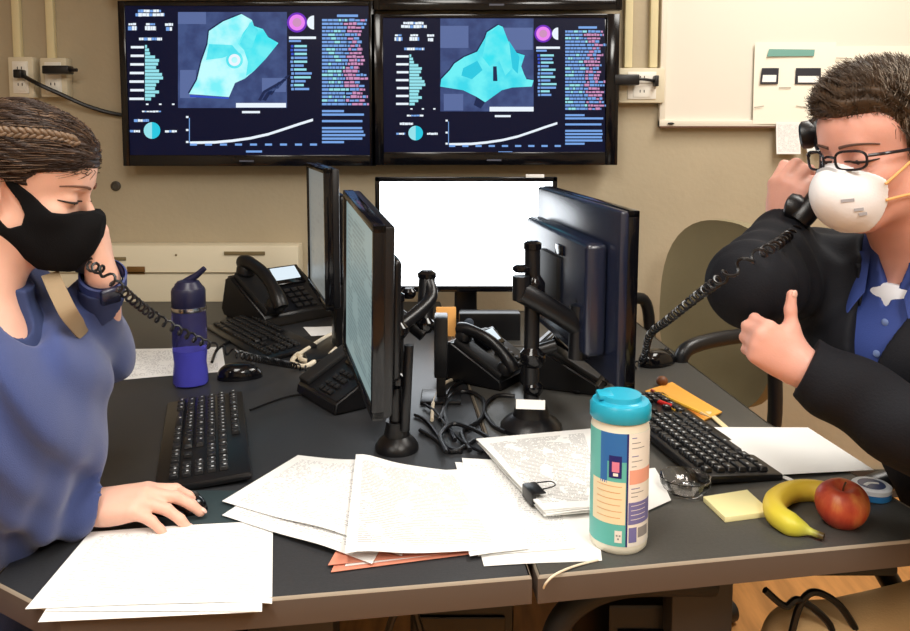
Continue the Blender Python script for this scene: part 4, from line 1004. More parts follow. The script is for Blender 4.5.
# ---------------------------------------------------------------- office chairs
def chair(p, rz, label, back_m, arm_h=.68, back_w=.50, seat_h=.47, arms=True, arm_gap=.27, back_h=(.56, 1.05)):
    """faces local +x"""
    t = thing('office_chair', label, 'chair', p, rz, 'office chairs')
    b = B(); b.box((.02, 0, seat_h-.04), (.46, .48, .08), .035, seg=4); b.done('seat', back_m, t)
    b = B()
    def fn(u, v):
        a = 2*PI*u; yy = math.cos(a); zz_ = math.sin(a); k = abs(yy)**2.6+abs(zz_)**2.6; rr = k**(-1/2.6)
        rad = math.sin(PI*v/2) if v < 1 else 1
        y_, z_ = yy*rr*rad*back_w/2, zz_*rr*rad*(back_h[1]-back_h[0])/2
        return Vector((-.22-.05*(z_)+.35*y_*y_+.012*rad**6, y_, (back_h[0]+back_h[1])/2+z_))
    b.grid(fn, 48, 8); 
    b2 = bmesh.ops.duplicate(b.bm, geom=b.bm.verts[:]+b.bm.edges[:]+b.bm.faces[:])
    for v in [g for g in b2['geom'] if isinstance(g, bmesh.types.BMVert)]: v.co.x -= .045
    bmesh.ops.remove_doubles(b.bm, verts=b.bm.verts[:], dist=.0005)
    be = [e for e in b.bm.edges if e.is_boundary]; bmesh.ops.bridge_loops(b.bm, edges=be)
    b.done('backrest', back_m, t, sharp=60)
    b = B(); b.strip([(-.26, 0, .75), (-.30, 0, .60), (-.24, 0, .44), (-.05, 0, .41)], .07, .012, up=(1, 0, 0.3)); b.done('back_bracket', M['black'], t)
    b = B(); b.cyl((0, 0, .10), (0, 0, seat_h-.08), .028, 20); b.done('gas_column', M['black'], t)
    for k in range(5):
        a = 2*PI*k/5+.3; e = Vector((math.cos(a)*.29, math.sin(a)*.29, .075))
        b = B(); b.tube([(0, 0, .12), e*.5+Vector((0, 0, .07)), e], .022, 10, rf=lambda u: 1.2-.4*u); lgo = b.done('base_leg', M['black'], t)
        b = B(); b.cyl(e+Vector((-.02, 0, -.045)), e+Vector((.02, 0, -.045)), .03, 18, bev=.005); b.done('caster', M['black'], lgo)
    if arms:
        for s_ in (-1, 1):
            y_ = s_*arm_gap
            b = B(); b.tube([(-.16, y_*.85, seat_h-.05), (-.17, y_, seat_h+.06), (-.15, y_, arm_h-.04), (-.08, y_, arm_h), (.10, y_, arm_h), (.17, y_, arm_h-.03), (.15, y_, arm_h-.12), (.05, y_*.85, seat_h-.05)], .020, 12); b.done('armrest', M['black'], t)
    return t
ck = mat('chair_taupe', S(136, 126, 98), .55, bump=.1, bscale=30, var=.05)
blkf = mat('chair_black_fabric', S(24, 24, 26), .85, bump=.2, bscale=400)
chair((.63, 2.36, 0), math.radians(205), 'empty taupe office chair with black arms beyond the far end of the right desk', ck, arm_h=.79, back_w=.50, back_h=(.50, 1.07))
chair((.98, 1.22, 0), math.radians(190), 'black office chair carrying the man at the right edge', blkf, arm_h=.69, seat_h=.44)
chair((-.97, 1.10, 0), math.radians(-3), 'black office chair carrying the woman at the left edge', blkf, arm_h=.67, seat_h=.44, arms=False)
# ================================================================ people (signed distance modelling)
A3 = lambda *v: np.array(v, dtype=np.float32)
def npv(v): return np.array([v[0], v[1], v[2]], dtype=np.float32)
def s_cone(a, b, ra, rb):
    a, b = npv(a), npv(b); ba = b-a; L2 = float(ba@ba)+1e-12
    def f(P):
        h = np.clip(((P-a)@ba)/L2, 0, 1); return np.linalg.norm(P-a-h[:, None]*ba, axis=1)-(ra+(rb-ra)*h)
    f.bound = ((a+b)/2, math.sqrt(L2)/2+max(ra, rb)); return f
def s_ell(c, r, R=None):
    c = npv(c); r = npv(r); Rm = np.array(R, dtype=np.float32) if R is not None else None
    def f(P):
        q = P-c
        if Rm is not None: q = q@Rm
        k0 = np.linalg.norm(q/r, axis=1); k1 = np.linalg.norm(q/(r*r), axis=1)+1e-9
        return k0*(k0-1)/k1
    f.bound = (c, float(r.max())); return f
def s_box(c, h, rad, R=None):
    c = npv(c); h = npv(h)-rad; Rm = np.array(R, dtype=np.float32) if R is not None else None
    def f(P):
        q = P-c
        if Rm is not None: q = q@Rm
        q = np.abs(q)-h; return np.linalg.norm(np.maximum(q, 0), axis=1)+np.minimum(q.max(axis=1), 0)-rad
    f.bound = (c, float(np.linalg.norm(h))+rad); return f
def smin(a, b, k):
    h = np.maximum(k-np.abs(a-b), 0)/k; return np.minimum(a, b)-h*h*k*.25
def union(items):
    """items: (f, k) folded with smooth min k"""
    def F(P):
        d = np.full(len(P), 9.0, dtype=np.float32)
        lo, hi = P.min(0), P.max(0); cen = (lo+hi)/2; rad = float(np.linalg.norm(hi-lo))/2
        for f, k in items:
            bc, br = f.bound
            if len(P) < 5000 and np.linalg.norm(cen-bc)-rad-br > .06: continue
            d = smin(d, f(P).astype(np.float32), k)
        return d
    return F
def carve(F, items):
    def G(P):
        d = F(P)
        for f, k in items: d = -smin(-d, f(P), k)
        return d
    return G
def poly2d(pts):
    pts = np.array(pts, dtype=np.float32)
    def f(X, Yv):
        P = np.stack([X, Yv], 1); d = np.full(len(P), 1e9, dtype=np.float32); s = np.ones(len(P), dtype=np.float32); n = len(pts); j = n-1
        for i in range(n):
            e = pts[j]-pts[i]; w_ = P-pts[i]; t = np.clip((w_@e)/(e@e), 0, 1); b_ = w_-t[:, None]*e; d = np.minimum(d, (b_*b_).sum(1))
            c1 = P[:, 1] >= pts[i][1]; c2 = P[:, 1] < pts[j][1]; c3 = e[0]*w_[:, 1] > e[1]*w_[:, 0]
            al = (c1 & c2 & c3) | (~c1 & ~c2 & ~c3); s = np.where(al, -s, s); j = i
        return s*np.sqrt(d)
    return f
def polyize(F, lo, hi, h, name='m'):
    """surface nets over blocks that can hold the surface"""
    lo = np.array(lo, dtype=np.float32); n = np.ceil((np.array(hi)-lo)/h).astype(int); BS = 10
    nb = (n+BS-1)//BS; n = nb*BS+1
    D = np.full(tuple(n), 9.0, dtype=np.float32)
    gi = np.stack(np.meshgrid(*[np.arange(k) for k in nb], indexing='ij'), -1).reshape(-1, 3)
    cen = lo+(gi*BS+BS/2)*h
    dc = np.concatenate([F(cen[i:i+200000].astype(np.float32)) for i in range(0, len(cen), 200000)]) if len(cen) >= 5000 else F(np.concatenate([cen, np.tile(cen[:1], (5000, 1))]).astype(np.float32))[:len(cen)]
    R_ = BS*h*.87*1.9+.012
    loc = np.stack(np.meshgrid(*[np.arange(BS+1)]*3, indexing='ij'), -1).reshape(-1, 3)
    for g, d in zip(gi, dc):
        a = g*BS; sl = tuple(slice(a[k], a[k]+BS+1) for k in range(3))
        if abs(d) > R_:
            if d < 0: D[sl] = np.where(D[sl] > 8.5, -1, D[sl])
            continue
        D[sl] = F((lo+(a+loc)*h).astype(np.float32)).reshape(BS+1, BS+1, BS+1)
    ins = (D < 0).astype(np.int8); c = 0
    N0 = [k-1 for k in n]
    for dx in (0, 1):
        for dy in (0, 1):
            for dz in (0, 1): c = c+ins[dx:dx+N0[0], dy:dy+N0[1], dz:dz+N0[2]]
    act = (c > 0) & (c < 8); ids = np.argwhere(act); idx = -np.ones(act.shape, dtype=np.int64); idx[act] = np.arange(len(ids))
    acc = np.zeros((len(ids), 3)); cnt = np.zeros(len(ids))
    corners = [(i, j, k) for i in (0, 1) for j in (0, 1) for k in (0, 1)]
    vals = {co: D[ids[:, 0]+co[0], ids[:, 1]+co[1], ids[:, 2]+co[2]] for co in corners}
    for co in corners:
        for ax in range(3):
            if co[ax] == 0:
                c2 = list(co); c2[ax] = 1; c2 = tuple(c2); a, b_ = vals[co], vals[c2]; m = (a < 0) != (b_ < 0)
                t = np.where(m, a/(a-b_+1e-12), 0); p = np.tile(np.array(co, dtype=float), (len(ids), 1)); p[:, ax] = t
                acc[m] += p[m]; cnt[m] += 1
    V = lo+(ids+acc/np.maximum(cnt, 1)[:, None])*h
    faces = []
    for ax in range(3):
        o1, o2 = [(1, 2), (2, 0), (0, 1)][ax]
        sh = [slice(None)]*3; sA = [slice(1, N0[k]) if k != ax else slice(0, N0[k]) for k in range(3)]
        a = D[sA[0], sA[1], sA[2]] < 0
        s2 = list(sA); s2[ax] = slice(1, N0[ax]+1); b_ = D[s2[0], s2[1], s2[2]] < 0
        e = np.argwhere(a != b_); 
        for k in range(3):
            if k != ax: e[:, k] += 1
        sgn = D[e[:, 0], e[:, 1], e[:, 2]] < 0
        def at(d1, d2):
            q = e.copy(); q[:, o1] -= d1; q[:, o2] -= d2; return idx[q[:, 0], q[:, 1], q[:, 2]]
        q = np.stack([at(1, 1), at(0, 1), at(0, 0), at(1, 0)], 1); q[~sgn] = q[~sgn][:, ::-1]
        faces.append(q[(q >= 0).all(1)])
    Fc = np.concatenate(faces)
    # one projection step onto the surface
    V = V.astype(np.float32); eps = h*.4
    for _ in range(1):
        d0 = F(V); g = np.stack([F(V+np.eye(3, dtype=np.float32)[k]*eps)-F(V-np.eye(3, dtype=np.float32)[k]*eps) for k in range(3)], 1)/(2*eps)
        st = d0/np.maximum((g*g).sum(1), .2); V = V-np.clip(st, -h*.6, h*.6)[:, None]*g
    # light smoothing
    for _ in range(1):
        S_ = np.zeros_like(V); w_ = np.zeros(len(V), dtype=np.float32)
        for k in range(4):
            a, b_ = Fc[:, k], Fc[:, (k+1) % 4]
            for c_ in range(3): S_[:, c_] += np.bincount(a, V[b_, c_], len(V)).astype(np.float32)
            w_ += np.bincount(a, minlength=len(V))
        V = V*.5+.5*S_/np.maximum(w_, 1)[:, None]
    return V, Fc
def np_mesh(name, V, Fc, m, parent=None, loc=None, label=None, smooth=True):
    me = bpy.data.meshes.new(name); off = npv(loc) if loc is not None else (npv(parent.location) if parent else np.zeros(3))
    V = V-off; me.vertices.add(len(V)); me.vertices.foreach_set('co', V.astype(np.float32).ravel())
    k = Fc.shape[1]; me.loops.add(len(Fc)*k); me.loops.foreach_set('vertex_index', Fc.astype(np.int32).ravel())
    me.polygons.add(len(Fc)); me.polygons.foreach_set('loop_start', np.arange(0, len(Fc)*k, k, dtype=np.int32)); me.polygons.foreach_set('loop_total', np.full(len(Fc), k, dtype=np.int32))
    if smooth: me.polygons.foreach_set('use_smooth', np.ones(len(Fc), dtype=bool))
    me.update(calc_edges=True); me.validate()
    for mm in (m if isinstance(m, (list, tuple)) else [m]): me.materials.append(mm)
    o = bpy.data.objects.new(name, me); C.objects.link(o)
    if parent is not None: o.parent = parent
    if label: o['label'] = label
    return o
def fr(fwd, up):
    """rotation whose columns are local x = fwd, y, z ~ up"""
    x = Vector(fwd).normalized(); z = (Vector(up)-Vector(up).dot(x)*x).normalized(); y = z.cross(x)
    return Matrix((x, y, z)).transposed()
class Frame:
    def __init__(s, o, R, k=1.0): s.o, s.R, s.k = Vector(o), R, k
    def p(s, *v): return s.o+s.R@(Vector(v)*s.k)
    def ell(s, c, r, R=None): return s_ell(s.p(*c), [q*s.k for q in r], (s.R@R) if R is not None else s.R)
    def cone(s, a, b, ra, rb): return s_cone(s.p(*a), s.p(*b), ra*s.k, rb*s.k)
    def loc(s, P): return ((P-npv(s.o))@np.array(s.R, dtype=np.float32))/s.k

def head_prims(H, female=True):
    """face looks along +x of frame H; origin between the eyes' height and the ears"""
    j = .92 if female else 1.0
    I = [(H.ell((-.012, 0, .038), (.098, .074, .088)), .01), (H.ell((.022, 0, -.030), (.064, .060*j, .082)), .03),
         (H.ell((.045, 0, .045), (.052, .060, .045)), .03),
         (H.cone((-.005, .052*j, -.062), (.058, .018*j, -.100), .020, .017), .03), (H.cone((-.005, -.052*j, -.062), (.058, -.018*j, -.100), .020, .017), .03),
         (H.ell((.066, 0, -.098), (.024, .024*j, .018)), .025),
         (H.cone((.080, -.028, .016), (.080, .028, .016), .011, .011), .018),
         (H.ell((.056, .040, -.030), (.026, .022, .022)), .02), (H.ell((.056, -.040, -.030), (.026, .022, .022)), .02),
         (H.ell((.073, 0, -.062), (.022, .028, .022)), .02)]
    for s_ in (-1, 1):
        ex = -.018 if female else 0
        I.append((H.ell((-.004+ex, s_*.077, -.006), (.019, .008, .031), RX(s_*-.15)@RZ(s_*.45)), .008))
        I.append((H.ell((-.001+ex, s_*.074, -.034), (.010, .007, .011)), .006))
    CV = [(H.ell((.093, .031, -.002), (.015, .018, .012)), .014), (H.ell((.093, -.031, -.002), (.015, .018, .012)), .014)]
    for s_ in (-1, 1):
        CV.append((H.ell((.003+ex, s_*.085, -.004), (.009, .006, .016), RZ(s_*.45)), .006))
    # nose after the sockets
    N_ = [(H.cone((.088, 0, .004), (.108, 0, -.034), .0075, .0115), .012), (H.ell((.101, .010, -.040), (.011, .008, .008)), .008), (H.ell((.101, -.010, -.040), (.011, .008, .008)), .008)]
    for s_ in (-1, 1):   # lids and brow fold
        N_.append((H.ell((.0745, s_*.031, -.003), (.0145, .0170, .0128)), .005))
    # mouth (covered by masks but there)
    N_ += [(H.cone((.089, -.016, -.066), (.089, .016, -.066), .006, .006), .006), (H.cone((.087, -.013, -.075), (.087, .013, -.075), .0065, .0065), .006)]
    return I, CV, N_

def hand_prims(W, X, Zb, left=False, curls=((.3, .5, .3),)*4, thumb=(.6, .3, .2), k=1.0, spread=(.10, .03, -.04, -.12), pitch=0.0, thumb_dirs=None):
    """W wrist, X towards the fingers, Zb out of the back of the hand"""
    R = fr(X, Zb); s = -1 if left else 1; R_ = Matrix(R); Fm = Frame(W, R_, k)
    P = lambda x, y, z: Fm.p(x, y*s, z)
    I = []; mcp = [(.088, .027, -.002), (.092, .0075, .002), (.087, -.0115, 0), (.078, -.029, -.004)]
    ln = [(.043, .026, .020), (.048, .029, .021), (.044, .028, .021), (.034, .020, .018)]; rad = [(.0098, .0088, .0078), (.0100, .0090, .0080), (.0096, .0086, .0076), (.0086, .0076, .0068)]
    c = lambda a, b_, ra, rb: s_cone(a, b_, ra*k, rb*k)
    I.append((s_ell(P(.004, 0, 0), [.024*k, .027*k, .019*k], R_), .012)); 
    for i, m in enumerate(mcp): I.append((c(P(.012, m[1]*.50, 0), P(m[0]-.006, m[1], m[2]), .0165, .0125), .016))
    I.append((s_ell(P(.052, 0, -.004), [.040*k, .034*k, .0125*k], R_), .016))
    I.append((s_ell(P(.034, .024, -.010), [.030*k, .016*k, .015*k], R_@RZ(.45*s)), .014)); I.append((s_ell(P(.040, -.022, -.008), [.034*k, .014*k, .013*k], R_), .014))
    tips = []
    for i, m in enumerate(mcp):
        cu = curls[min(i, len(curls)-1)]; p = P(*m); a = 0; yaw = spread[i]; pts = [p]
        for q in range(3):
            a += cu[q]; d = R_ @ Vector((math.cos(a)*math.cos(yaw), math.cos(a)*math.sin(yaw)*s, -math.sin(a))); p = p+d*ln[i][q]*k; pts.append(p)
        I.append((c(pts[0], pts[1], rad[i][0]*1.12, rad[i][0]), .008)); I.append((c(pts[1], pts[2], rad[i][0]*.98, rad[i][1]), .0035)); I.append((c(pts[2], pts[3], rad[i][1], rad[i][2]), .003)); tips.append((pts[2], pts[3]))
    td = thumb_dirs or ((.80, .55, -.25), (.90, .35, -.25), (.95, .2, -.25))
    p = P(.020, .020, -.008); tp = [p]
    for d_, l_ in zip(td, (.040, .034, .028)):
        d_ = R_ @ Vector((d_[0], d_[1]*s, d_[2])).normalized(); p = p+d_*l_*k; tp.append(p)
    I.append((c(tp[0], tp[1], .0165, .0125), .014)); I.append((c(tp[1], tp[2], .0120, .0108), .008)); I.append((c(tp[2], tp[3], .0108, .0088), .004)); tips.append((tp[2], tp[3]))
    return I, tips, Fm

def strands(Fs, starts, dirf, step, n, lift=lambda t: 0.0, r=.0005, name='hair', m=None, parent=None, sides=3, wob=.0):
    """thin tubes following the surface Fs; dirf(P)->unit direction field"""
    P = starts.astype(np.float32).copy(); path = [P.copy()]; eps = .002; rr = np.random.RandomState(5)
    off = rr.uniform(-1, 1, (len(P), 3)).astype(np.float32)
    for i in range(n):
        d = dirf(P)+off*wob; d /= np.linalg.norm(d, axis=1)[:, None]+1e-9
        P = P+d*step
        g = np.stack([Fs(P+np.eye(3, dtype=np.float32)[k]*eps)-Fs(P-np.eye(3, dtype=np.float32)[k]*eps) for k in range(3)], 1)/(2*eps); g /= np.linalg.norm(g, axis=1)[:, None]+1e-9
        P = P-(Fs(P)-lift((i+1)/n)*(1+.5*off[:, 0]))[:, None]*g; path.append(P.copy())
    path = np.stack(path, 1)   # S x (n+1) x 3
    T = np.gradient(path, axis=1); T /= np.linalg.norm(T, axis=2)[..., None]+1e-9
    U = np.cross(T, off[:, None, :]+A3(0, 0, 1)); U /= np.linalg.norm(U, axis=2)[..., None]+1e-9; W_ = np.cross(T, U)
    prof = np.linspace(1, .35, n+1)[None, :, None]*r
    rings = np.stack([path+prof*(math.cos(2*PI*k/sides)*U+math.sin(2*PI*k/sides)*W_) for k in range(sides)], 2)   # S,n+1,sides,3
    Sn = len(P); V = rings.reshape(-1, 3); base = (np.arange(Sn)*(n+1)*sides)[:, None, None]; seg = (np.arange(n)*sides)[None, :, None]; kk = np.arange(sides)[None, None, :]; k2 = (kk+1) % sides
    F_ = np.stack([base+seg+kk, base+seg+k2, base+seg+sides+k2, base+seg+sides+kk], -1).reshape(-1, 4)
    return V.astype(np.float32), F_
def join_np(lst):
    Vs, Fs_, o = [], [], 0
    for V, F_ in lst: Vs.append(V); Fs_.append(F_+o); o += len(V)
    return np.concatenate(Vs), np.concatenate(Fs_)
def noise3(P, f, seed=0):
    r = np.random.RandomState(seed); s_ = 0
    for i in range(5):
        k = r.normal(size=3); k = k/np.linalg.norm(k)*f*(.7+.6*r.rand()); s_ = s_+np.sin(P@k.astype(np.float32)+r.rand()*6.28)
    return s_/5

def on_surf(Fs, p, d, off=.001, rng=.12):
    """march from outside along -d onto the surface"""
    p = Vector(p); d = Vector(d).normalized(); t = rng
    for _ in range(160):
        q = npv(p+d*t)[None]; q = np.repeat(q, 6000, 0) if False else q
        v = float(Fs(q)[0])
        if v < .0004: break
        t -= min(max(v*.8, .0003), .004)
    return p+d*(t+off)
def bvec(P, a): return np.tile(A3(*a), (len(P), 1))

# ---------------------------------------------------------------- the woman
f15 = math.radians(-8); pd_ = math.radians(12)
HWm = Frame(Y(27, 187, 1.18), fr((math.cos(f15)*math.cos(pd_), -math.sin(f15)*math.cos(pd_), -math.sin(pd_)), (0.0, 0, 1)), .90)
woman = thing('person', 'woman in a blue top and black face mask holding a phone at her ear', 'person', (-.80, 1.12, 0))
I, CV, N1 = head_prims(HWm, True)
nb = Vector((-.675, 1.13, 1.10))   # neck base
SR, SL = Vector((-.735, .965, 1.065)), Vector((-.70, 1.285, 1.05))
ER, WR = Vector((-.82, .925, .84)), Y(92, 507, 1.165)
EL, WL = Y(104, 362, 1.34), Y(103, 284, 1.22)
I += [(HWm.cone((-.035, 0, -.05), (-.045, 0, -.10), .056, .054), .03), (s_cone(HWm.p(-.04, 0, -.085), nb+Vector((-.02, 0, -.01)), .056, .062), .03),
      (s_ell(nb+Vector((-.01, 0, -.075)), (.085, .145, .06)), .05), (s_ell((-.75, 1.13, .92), (.095, .14, .18)), .06), (s_ell((-.75, 1.13, .70), (.10, .13, .14)), .06), (s_ell((-.80, 1.13, .55), (.13, .15, .10)), .06),
      (s_cone(SR, ER, .042, .036), .04), (s_cone(ER, WR+Vector((-.01, 0, 0)), .036, .026), .02), (s_cone(SL, EL, .040, .028), .04), (s_cone(EL, WL, .028, .026), .02)]
for s_, yk in ((-1, 1.03), (1, 1.22)):
    kn = Vector((-.40, yk, .53)); I += [(s_cone((-.80, yk+.03*-s_*.5, .53), kn, .075, .055), .05), (s_cone(kn, (-.42, yk, .12), .052, .036), .03), (s_cone((-.43, yk, .05), (-.28, yk, .04), .036, .03), .03)]
# right hand on the mouse
Xh = (Y(150, 496, 1.17)-Y(95, 508, 1.165)); Xh = Vector((.985, .03, .16))
hp, tipsR, _ = hand_prims(WR, Xh, (-.15, -.20, 1), False, curls=((.30, .55, .30), (.34, .42, .25), (.42, .46, .25), (.52, .45, .2)), spread=(.16, .02, -.12, -.26), k=.90,
    thumb_dirs=((.75, .60, -.35), (.85, .40, -.35), (.92, .1, -.3)))
I += hp
# left hand holding the handset
XL = Vector((-.06, 0, 1)); ZL = Vector((.95, .25, .05))
hp, tipsL, FL = hand_prims(WL+Vector((0, 0, .004)), XL, ZL, True, curls=((.6, 1.0, .5), (.6, 1.0, .5), (.65, 1.0, .5), (.7, 1.0, .5)), spread=(.05, .0, -.03, -.06), k=.88,
    thumb_dirs=((.85, .4, -.45), (.95, .1, -.3), (.95, -.1, -.3)))
I += hp
Fw0 = carve(union(I), CV); Nn = union(N1)
Fw = lambda P: smin(Fw0(P), Nn(P), .008)
V, Fc = polyize(Fw, (-1.0, .86, .0), (-.22, 1.46, 1.45), .0036)
skin_w = mat('skin_woman', S(224, 176, 156), .48, sss=.2, bump=.04, bscale=400, var=.05, vscale=25)
np_mesh('body', V, Fc, skin_w, woman)
# refine: a finer head shell is not needed; mask, eyes, brows and hair are children
def region(F0, off, test, lo, hi, h):
    """shell lying off above the surface, limited by test(P)<0"""
    def G(P): return np.maximum(F0(P)-off, test(P))
    return polyize(G, lo, hi, h)
def hbox(H, r=.16): c = npv(H.o); return c-r, c+r
# black cloth mask: side outline (x forward, z up) with the cheek opening left out by its straps
mo = poly2d([(.128, -.022), (.112, -.016), (.098, -.020), (.080, -.024), (.064, -.024), (.048, -.014), (.030, .000), (.008, .014), (-.008, .030), (-.016, .026), (-.004, .006), (.014, -.014), (.026, -.034), (.024, -.052), (.008, -.060), (-.006, -.048), (-.014, -.030), (-.022, -.036), (-.014, -.060), (.002, -.082), (.020, -.100), (.048, -.124), (.100, -.122), (.130, -.08)])
muz = union([(HWm.ell((.062, 0, -.062), (.056, .050, .060)), .02), (HWm.ell((.082, 0, -.045), (.036, .024, .040)), .03), (HWm.ell((.078, 0, -.086), (.030, .028, .030)), .03)])
headonly = union([(f, k) for f, k in I[:10]])
def Fm_(P): return smin(smin(headonly(P), Nn(P), .01), muz(P), .02)
def tst(P):
    q = HWm.loc(P); return mo(q[:, 0], q[:, 2])
lo_, hi_ = hbox(HWm); V, Fc = region(Fm_, .0035, tst, lo_, hi_, .0022)
np_mesh('face_mask', V, Fc, mat('mask_black', S(14, 14, 16), .85, bump=.15, bscale=500, spec=.15), woman, label='black cloth mask')
# eyes, lashes, brows
def eye_set(hf, H, par, lash, brow, iris, downcast=.0, bz=.027, bth=.003):
    for s_ in (-1, 1):
        b = B(); c = H.p(.0765, s_*.031, -.003)-par.location
        b.sphere(c, .0118*H.k, 20, 14); eb = b.done('eye', mat('eye_white', S(228, 220, 214), .2), par)
        b = B(); dd = H.R @ Vector((1, s_*.05, -.12-downcast)).normalized(); b.lathe(c+dd*.0095*H.k, [(.0055*H.k, 0), (.0048*H.k, .0018), (.0022*H.k, .0026)], 18, R=dd.to_track_quat('Z', 'Y').to_matrix()); b.done('iris', iris, eb)
        b = B(); pts = [on_surf(hf, H.p(.03, s_*.031+u*.0135, -.0065+.0028*u*u), H.R@Vector((1, u*.25, 0)), .0004) for u in (-1, -.6, -.2, .2, .6, 1)]
        b.tube([p-par.location for p in pts], .0014*H.k, 6, rf=lambda u: .7+.9*math.sin(PI*u)); b.done('eyelash', lash, par)
        b = B(); pts = [on_surf(hf, H.p(.03, s_*y, bz-.010+.005*math.sin((y-.010)/.040*PI)), H.R@Vector((1, s_*(y-.014)*9, 0)), .0004) for y in (.012, .020, .029, .038, .046)]
        b.tube([p-par.location for p in pts], bth*H.k, 8, rf=lambda u: (1-.65*u)*.9); b.done('eyebrow', brow, par)
dk_br = mat('hair_dark_brown', S(46, 33, 26), .5)
eye_set(Fw, HWm, woman, mat('lash_dark', S(30, 22, 20), .6), mat('brow_brown', S(104, 70, 54), .7), mat('iris_brown', S(60, 40, 28), .2), downcast=.5, bth=.0030)
# hair: a close cap combed back, strands and a plait
capW = union([(HWm.ell((-.020, 0, .042), (.108, .086, .098)), .01), (HWm.ell((.038, 0, .062), (.062, .068, .056)), .03), (HWm.ell((-.060, 0, -.010), (.072, .076, .070)), .03), (HWm.ell((-.105, 0, .01), (.045, .045, .045)), .03)])
hl = poly2d([(-.30, -.09), (-.045, -.09), (-.030, -.035), (-.020, .018), (.010, .012), (.026, .010), (.024, .022), (.038, .036), (.058, .040), (.082, .038), (.20, .036), (.20, .30), (-.30, .30)])
def tw(P):
    q = HWm.loc(P); return hl(q[:, 0], q[:, 2])
def capWd(P):
    q = HWm.loc(P); return capW(P)+.006*np.exp(np.minimum(tw(P), 0)/.010)-.0014*np.sin(q[:, 2]*430+30*q[:, 0]+2*np.sin(q[:, 0]*60))*1.0-.001*noise3(P, 90, 3)
V, Fc = polyize(lambda P: np.maximum(capWd(P), tw(P)+.001*noise3(P, 200, 4)), *hbox(HWm, .2), .003)
hairW = mat('hair_woman', S(48, 33, 25), .42, var=.35, vscale=14, stretch=(3, 3, 24), spec=.35)
hairW2 = mat('hair_woman_light', S(98, 76, 58), .4, spec=.4, var=.3, vscale=60)
rs = np.random.RandomState(2)
def surf_points(Fs, H, n, box, test):
    out = []
    while sum(len(o) for o in out) < n:
        q = rs.uniform(box[0], box[1], (4000, 3)).astype(np.float32); P = (npv(H.o)+(q*H.k)@np.array(H.R, dtype=np.float32).T).astype(np.float32)
        d = Fs(P); P = P[(np.abs(d) < .004) & (test(P) < -.001)]; out.append(P)
    return np.concatenate(out)[:n]
Rw = np.array(HWm.R, dtype=np.float32)
def dirW(P):
    q = HWm.loc(P); d = np.stack([-np.ones(len(q)), .15*np.sign(q[:, 1]), -.18-.9*np.clip(-q[:, 0]-.02, 0, .2)*4*(q[:, 2] > 0)+.2*(q[:, 2] < 0)], 1).astype(np.float32); return d@Rw.T
st = surf_points(capW, HWm, 2600, (A3(-.11, -.1, -.06), A3(.1, .1, .15)), tw)
VS, FS = strands(capWd, st, dirW, .006, 9, lambda t: .0012, .0007, wob=.06)
V, Fc = join_np([(V, Fc), (VS, FS)]); ho = np_mesh('hair', V, Fc, hairW, woman)
st = surf_points(capW, HWm, 420, (A3(-.11, -.1, .02), A3(.1, .1, .15)), tw)
VS, FS = strands(capW, st, dirW, .006, 8, lambda t: .0018, .0007, wob=.08); np_mesh('hair_highlight', VS, FS, hairW2, woman, label='lighter strands')
b = B(); 
pl = catmull([on_surf(capW, HWm.p(-.01, 0, .03), HWm.R@Vector(v), .0015, .2) for v in ((.082, -.046, .060), (.060, -.060, .062), (.030, -.072, .062), (-.005, -.078, .058), (-.04, -.074, .052), (-.08, -.06, .04))], 7)
for i in range(len(pl)-1):
    t_ = (pl[i+1]-pl[i]).normalized(); up = HWm.R @ Vector((0, 0, 1)); sgn = 1 if i % 2 else -1
    d = (t_*.8+up*sgn*.55).normalized(); R = d.to_track_quat('X', 'Z').to_matrix(); b.sphere(pl[i]+up*sgn*.0035-woman.location, (.0085, .0042, .0040), 12, 8, R=R)
b.done('plait', mat('plait_brown', S(104, 84, 66), .4, spec=.4, var=.35, vscale=120), woman, label='lighter brown plait along the side')
# clothes
blue_top = mat('top_blue', S(54, 68, 118), .85, bump=.22, bscale=700, sheen=.25, var=.05, vscale=10)
J = [(s_ell((-.72, 1.13, .96), (.125, .175, .16)), .04), (s_ell((-.628, 1.075, .940), (.090, .095, .115)), .09), (s_ell((-.628, 1.19, .940), (.090, .095, .115)), .09),
     (s_ell((-.73, 1.14, .80), (.135, .150, .17)), .06), (s_ell((-.660, 1.145, .85), (.115, .115, .11)), .06), (s_ell((-.78, 1.13, .62), (.165, .19, .13)), .06),
     (s_cone(SR, nb+Vector((-.03, -.04, .0)), .070, .068), .05), (s_cone(SL, nb+Vector((-.03, .04, .0)), .070, .068), .05),
     ]
JarmR0 = union([(s_cone(SR, ER, .072, .060), .04)])
JarmR = union([(s_cone(ER, WR+Vector((.01, 0, .008)), .062, .043), .02)])
JarmL = union([(s_cone(SL, EL+Vector((-.012, 0, .01)), .068, .052), .04), (s_ell(EL+Vector((-.010, -.02, .025)), (.046, .052, .075)), .04), (s_cone(EL+Vector((-.008, -.02, .02)), WL+Vector((-.0, .0, .01)), .046, .038), .03)])
Jtor = union(J)
def plane(P, c, n_): return (P-npv(c))@npv(n_)
def Jf(P): return smin(smin(smin(Jtor(P), JarmR0(P), .05), np.maximum(JarmR(P), plane(P, WR+WRd*-.004, WRd)), .010), np.maximum(JarmL(P), plane(P, WL-WLd*.030, WLd)), .03)
WRd = (WR-ER).normalized(); 
neckcut = union([(s_cone(nb+Vector((.00, 0, -.020)), HWm.p(-.03, 0, -.06), .066, .085), .01), (s_cone(nb+Vector((.045, -.018, -.075)), nb+Vector((.10, -.03, .05)), .010, .075), .03)])
WLd = (WL-EL).normalized()
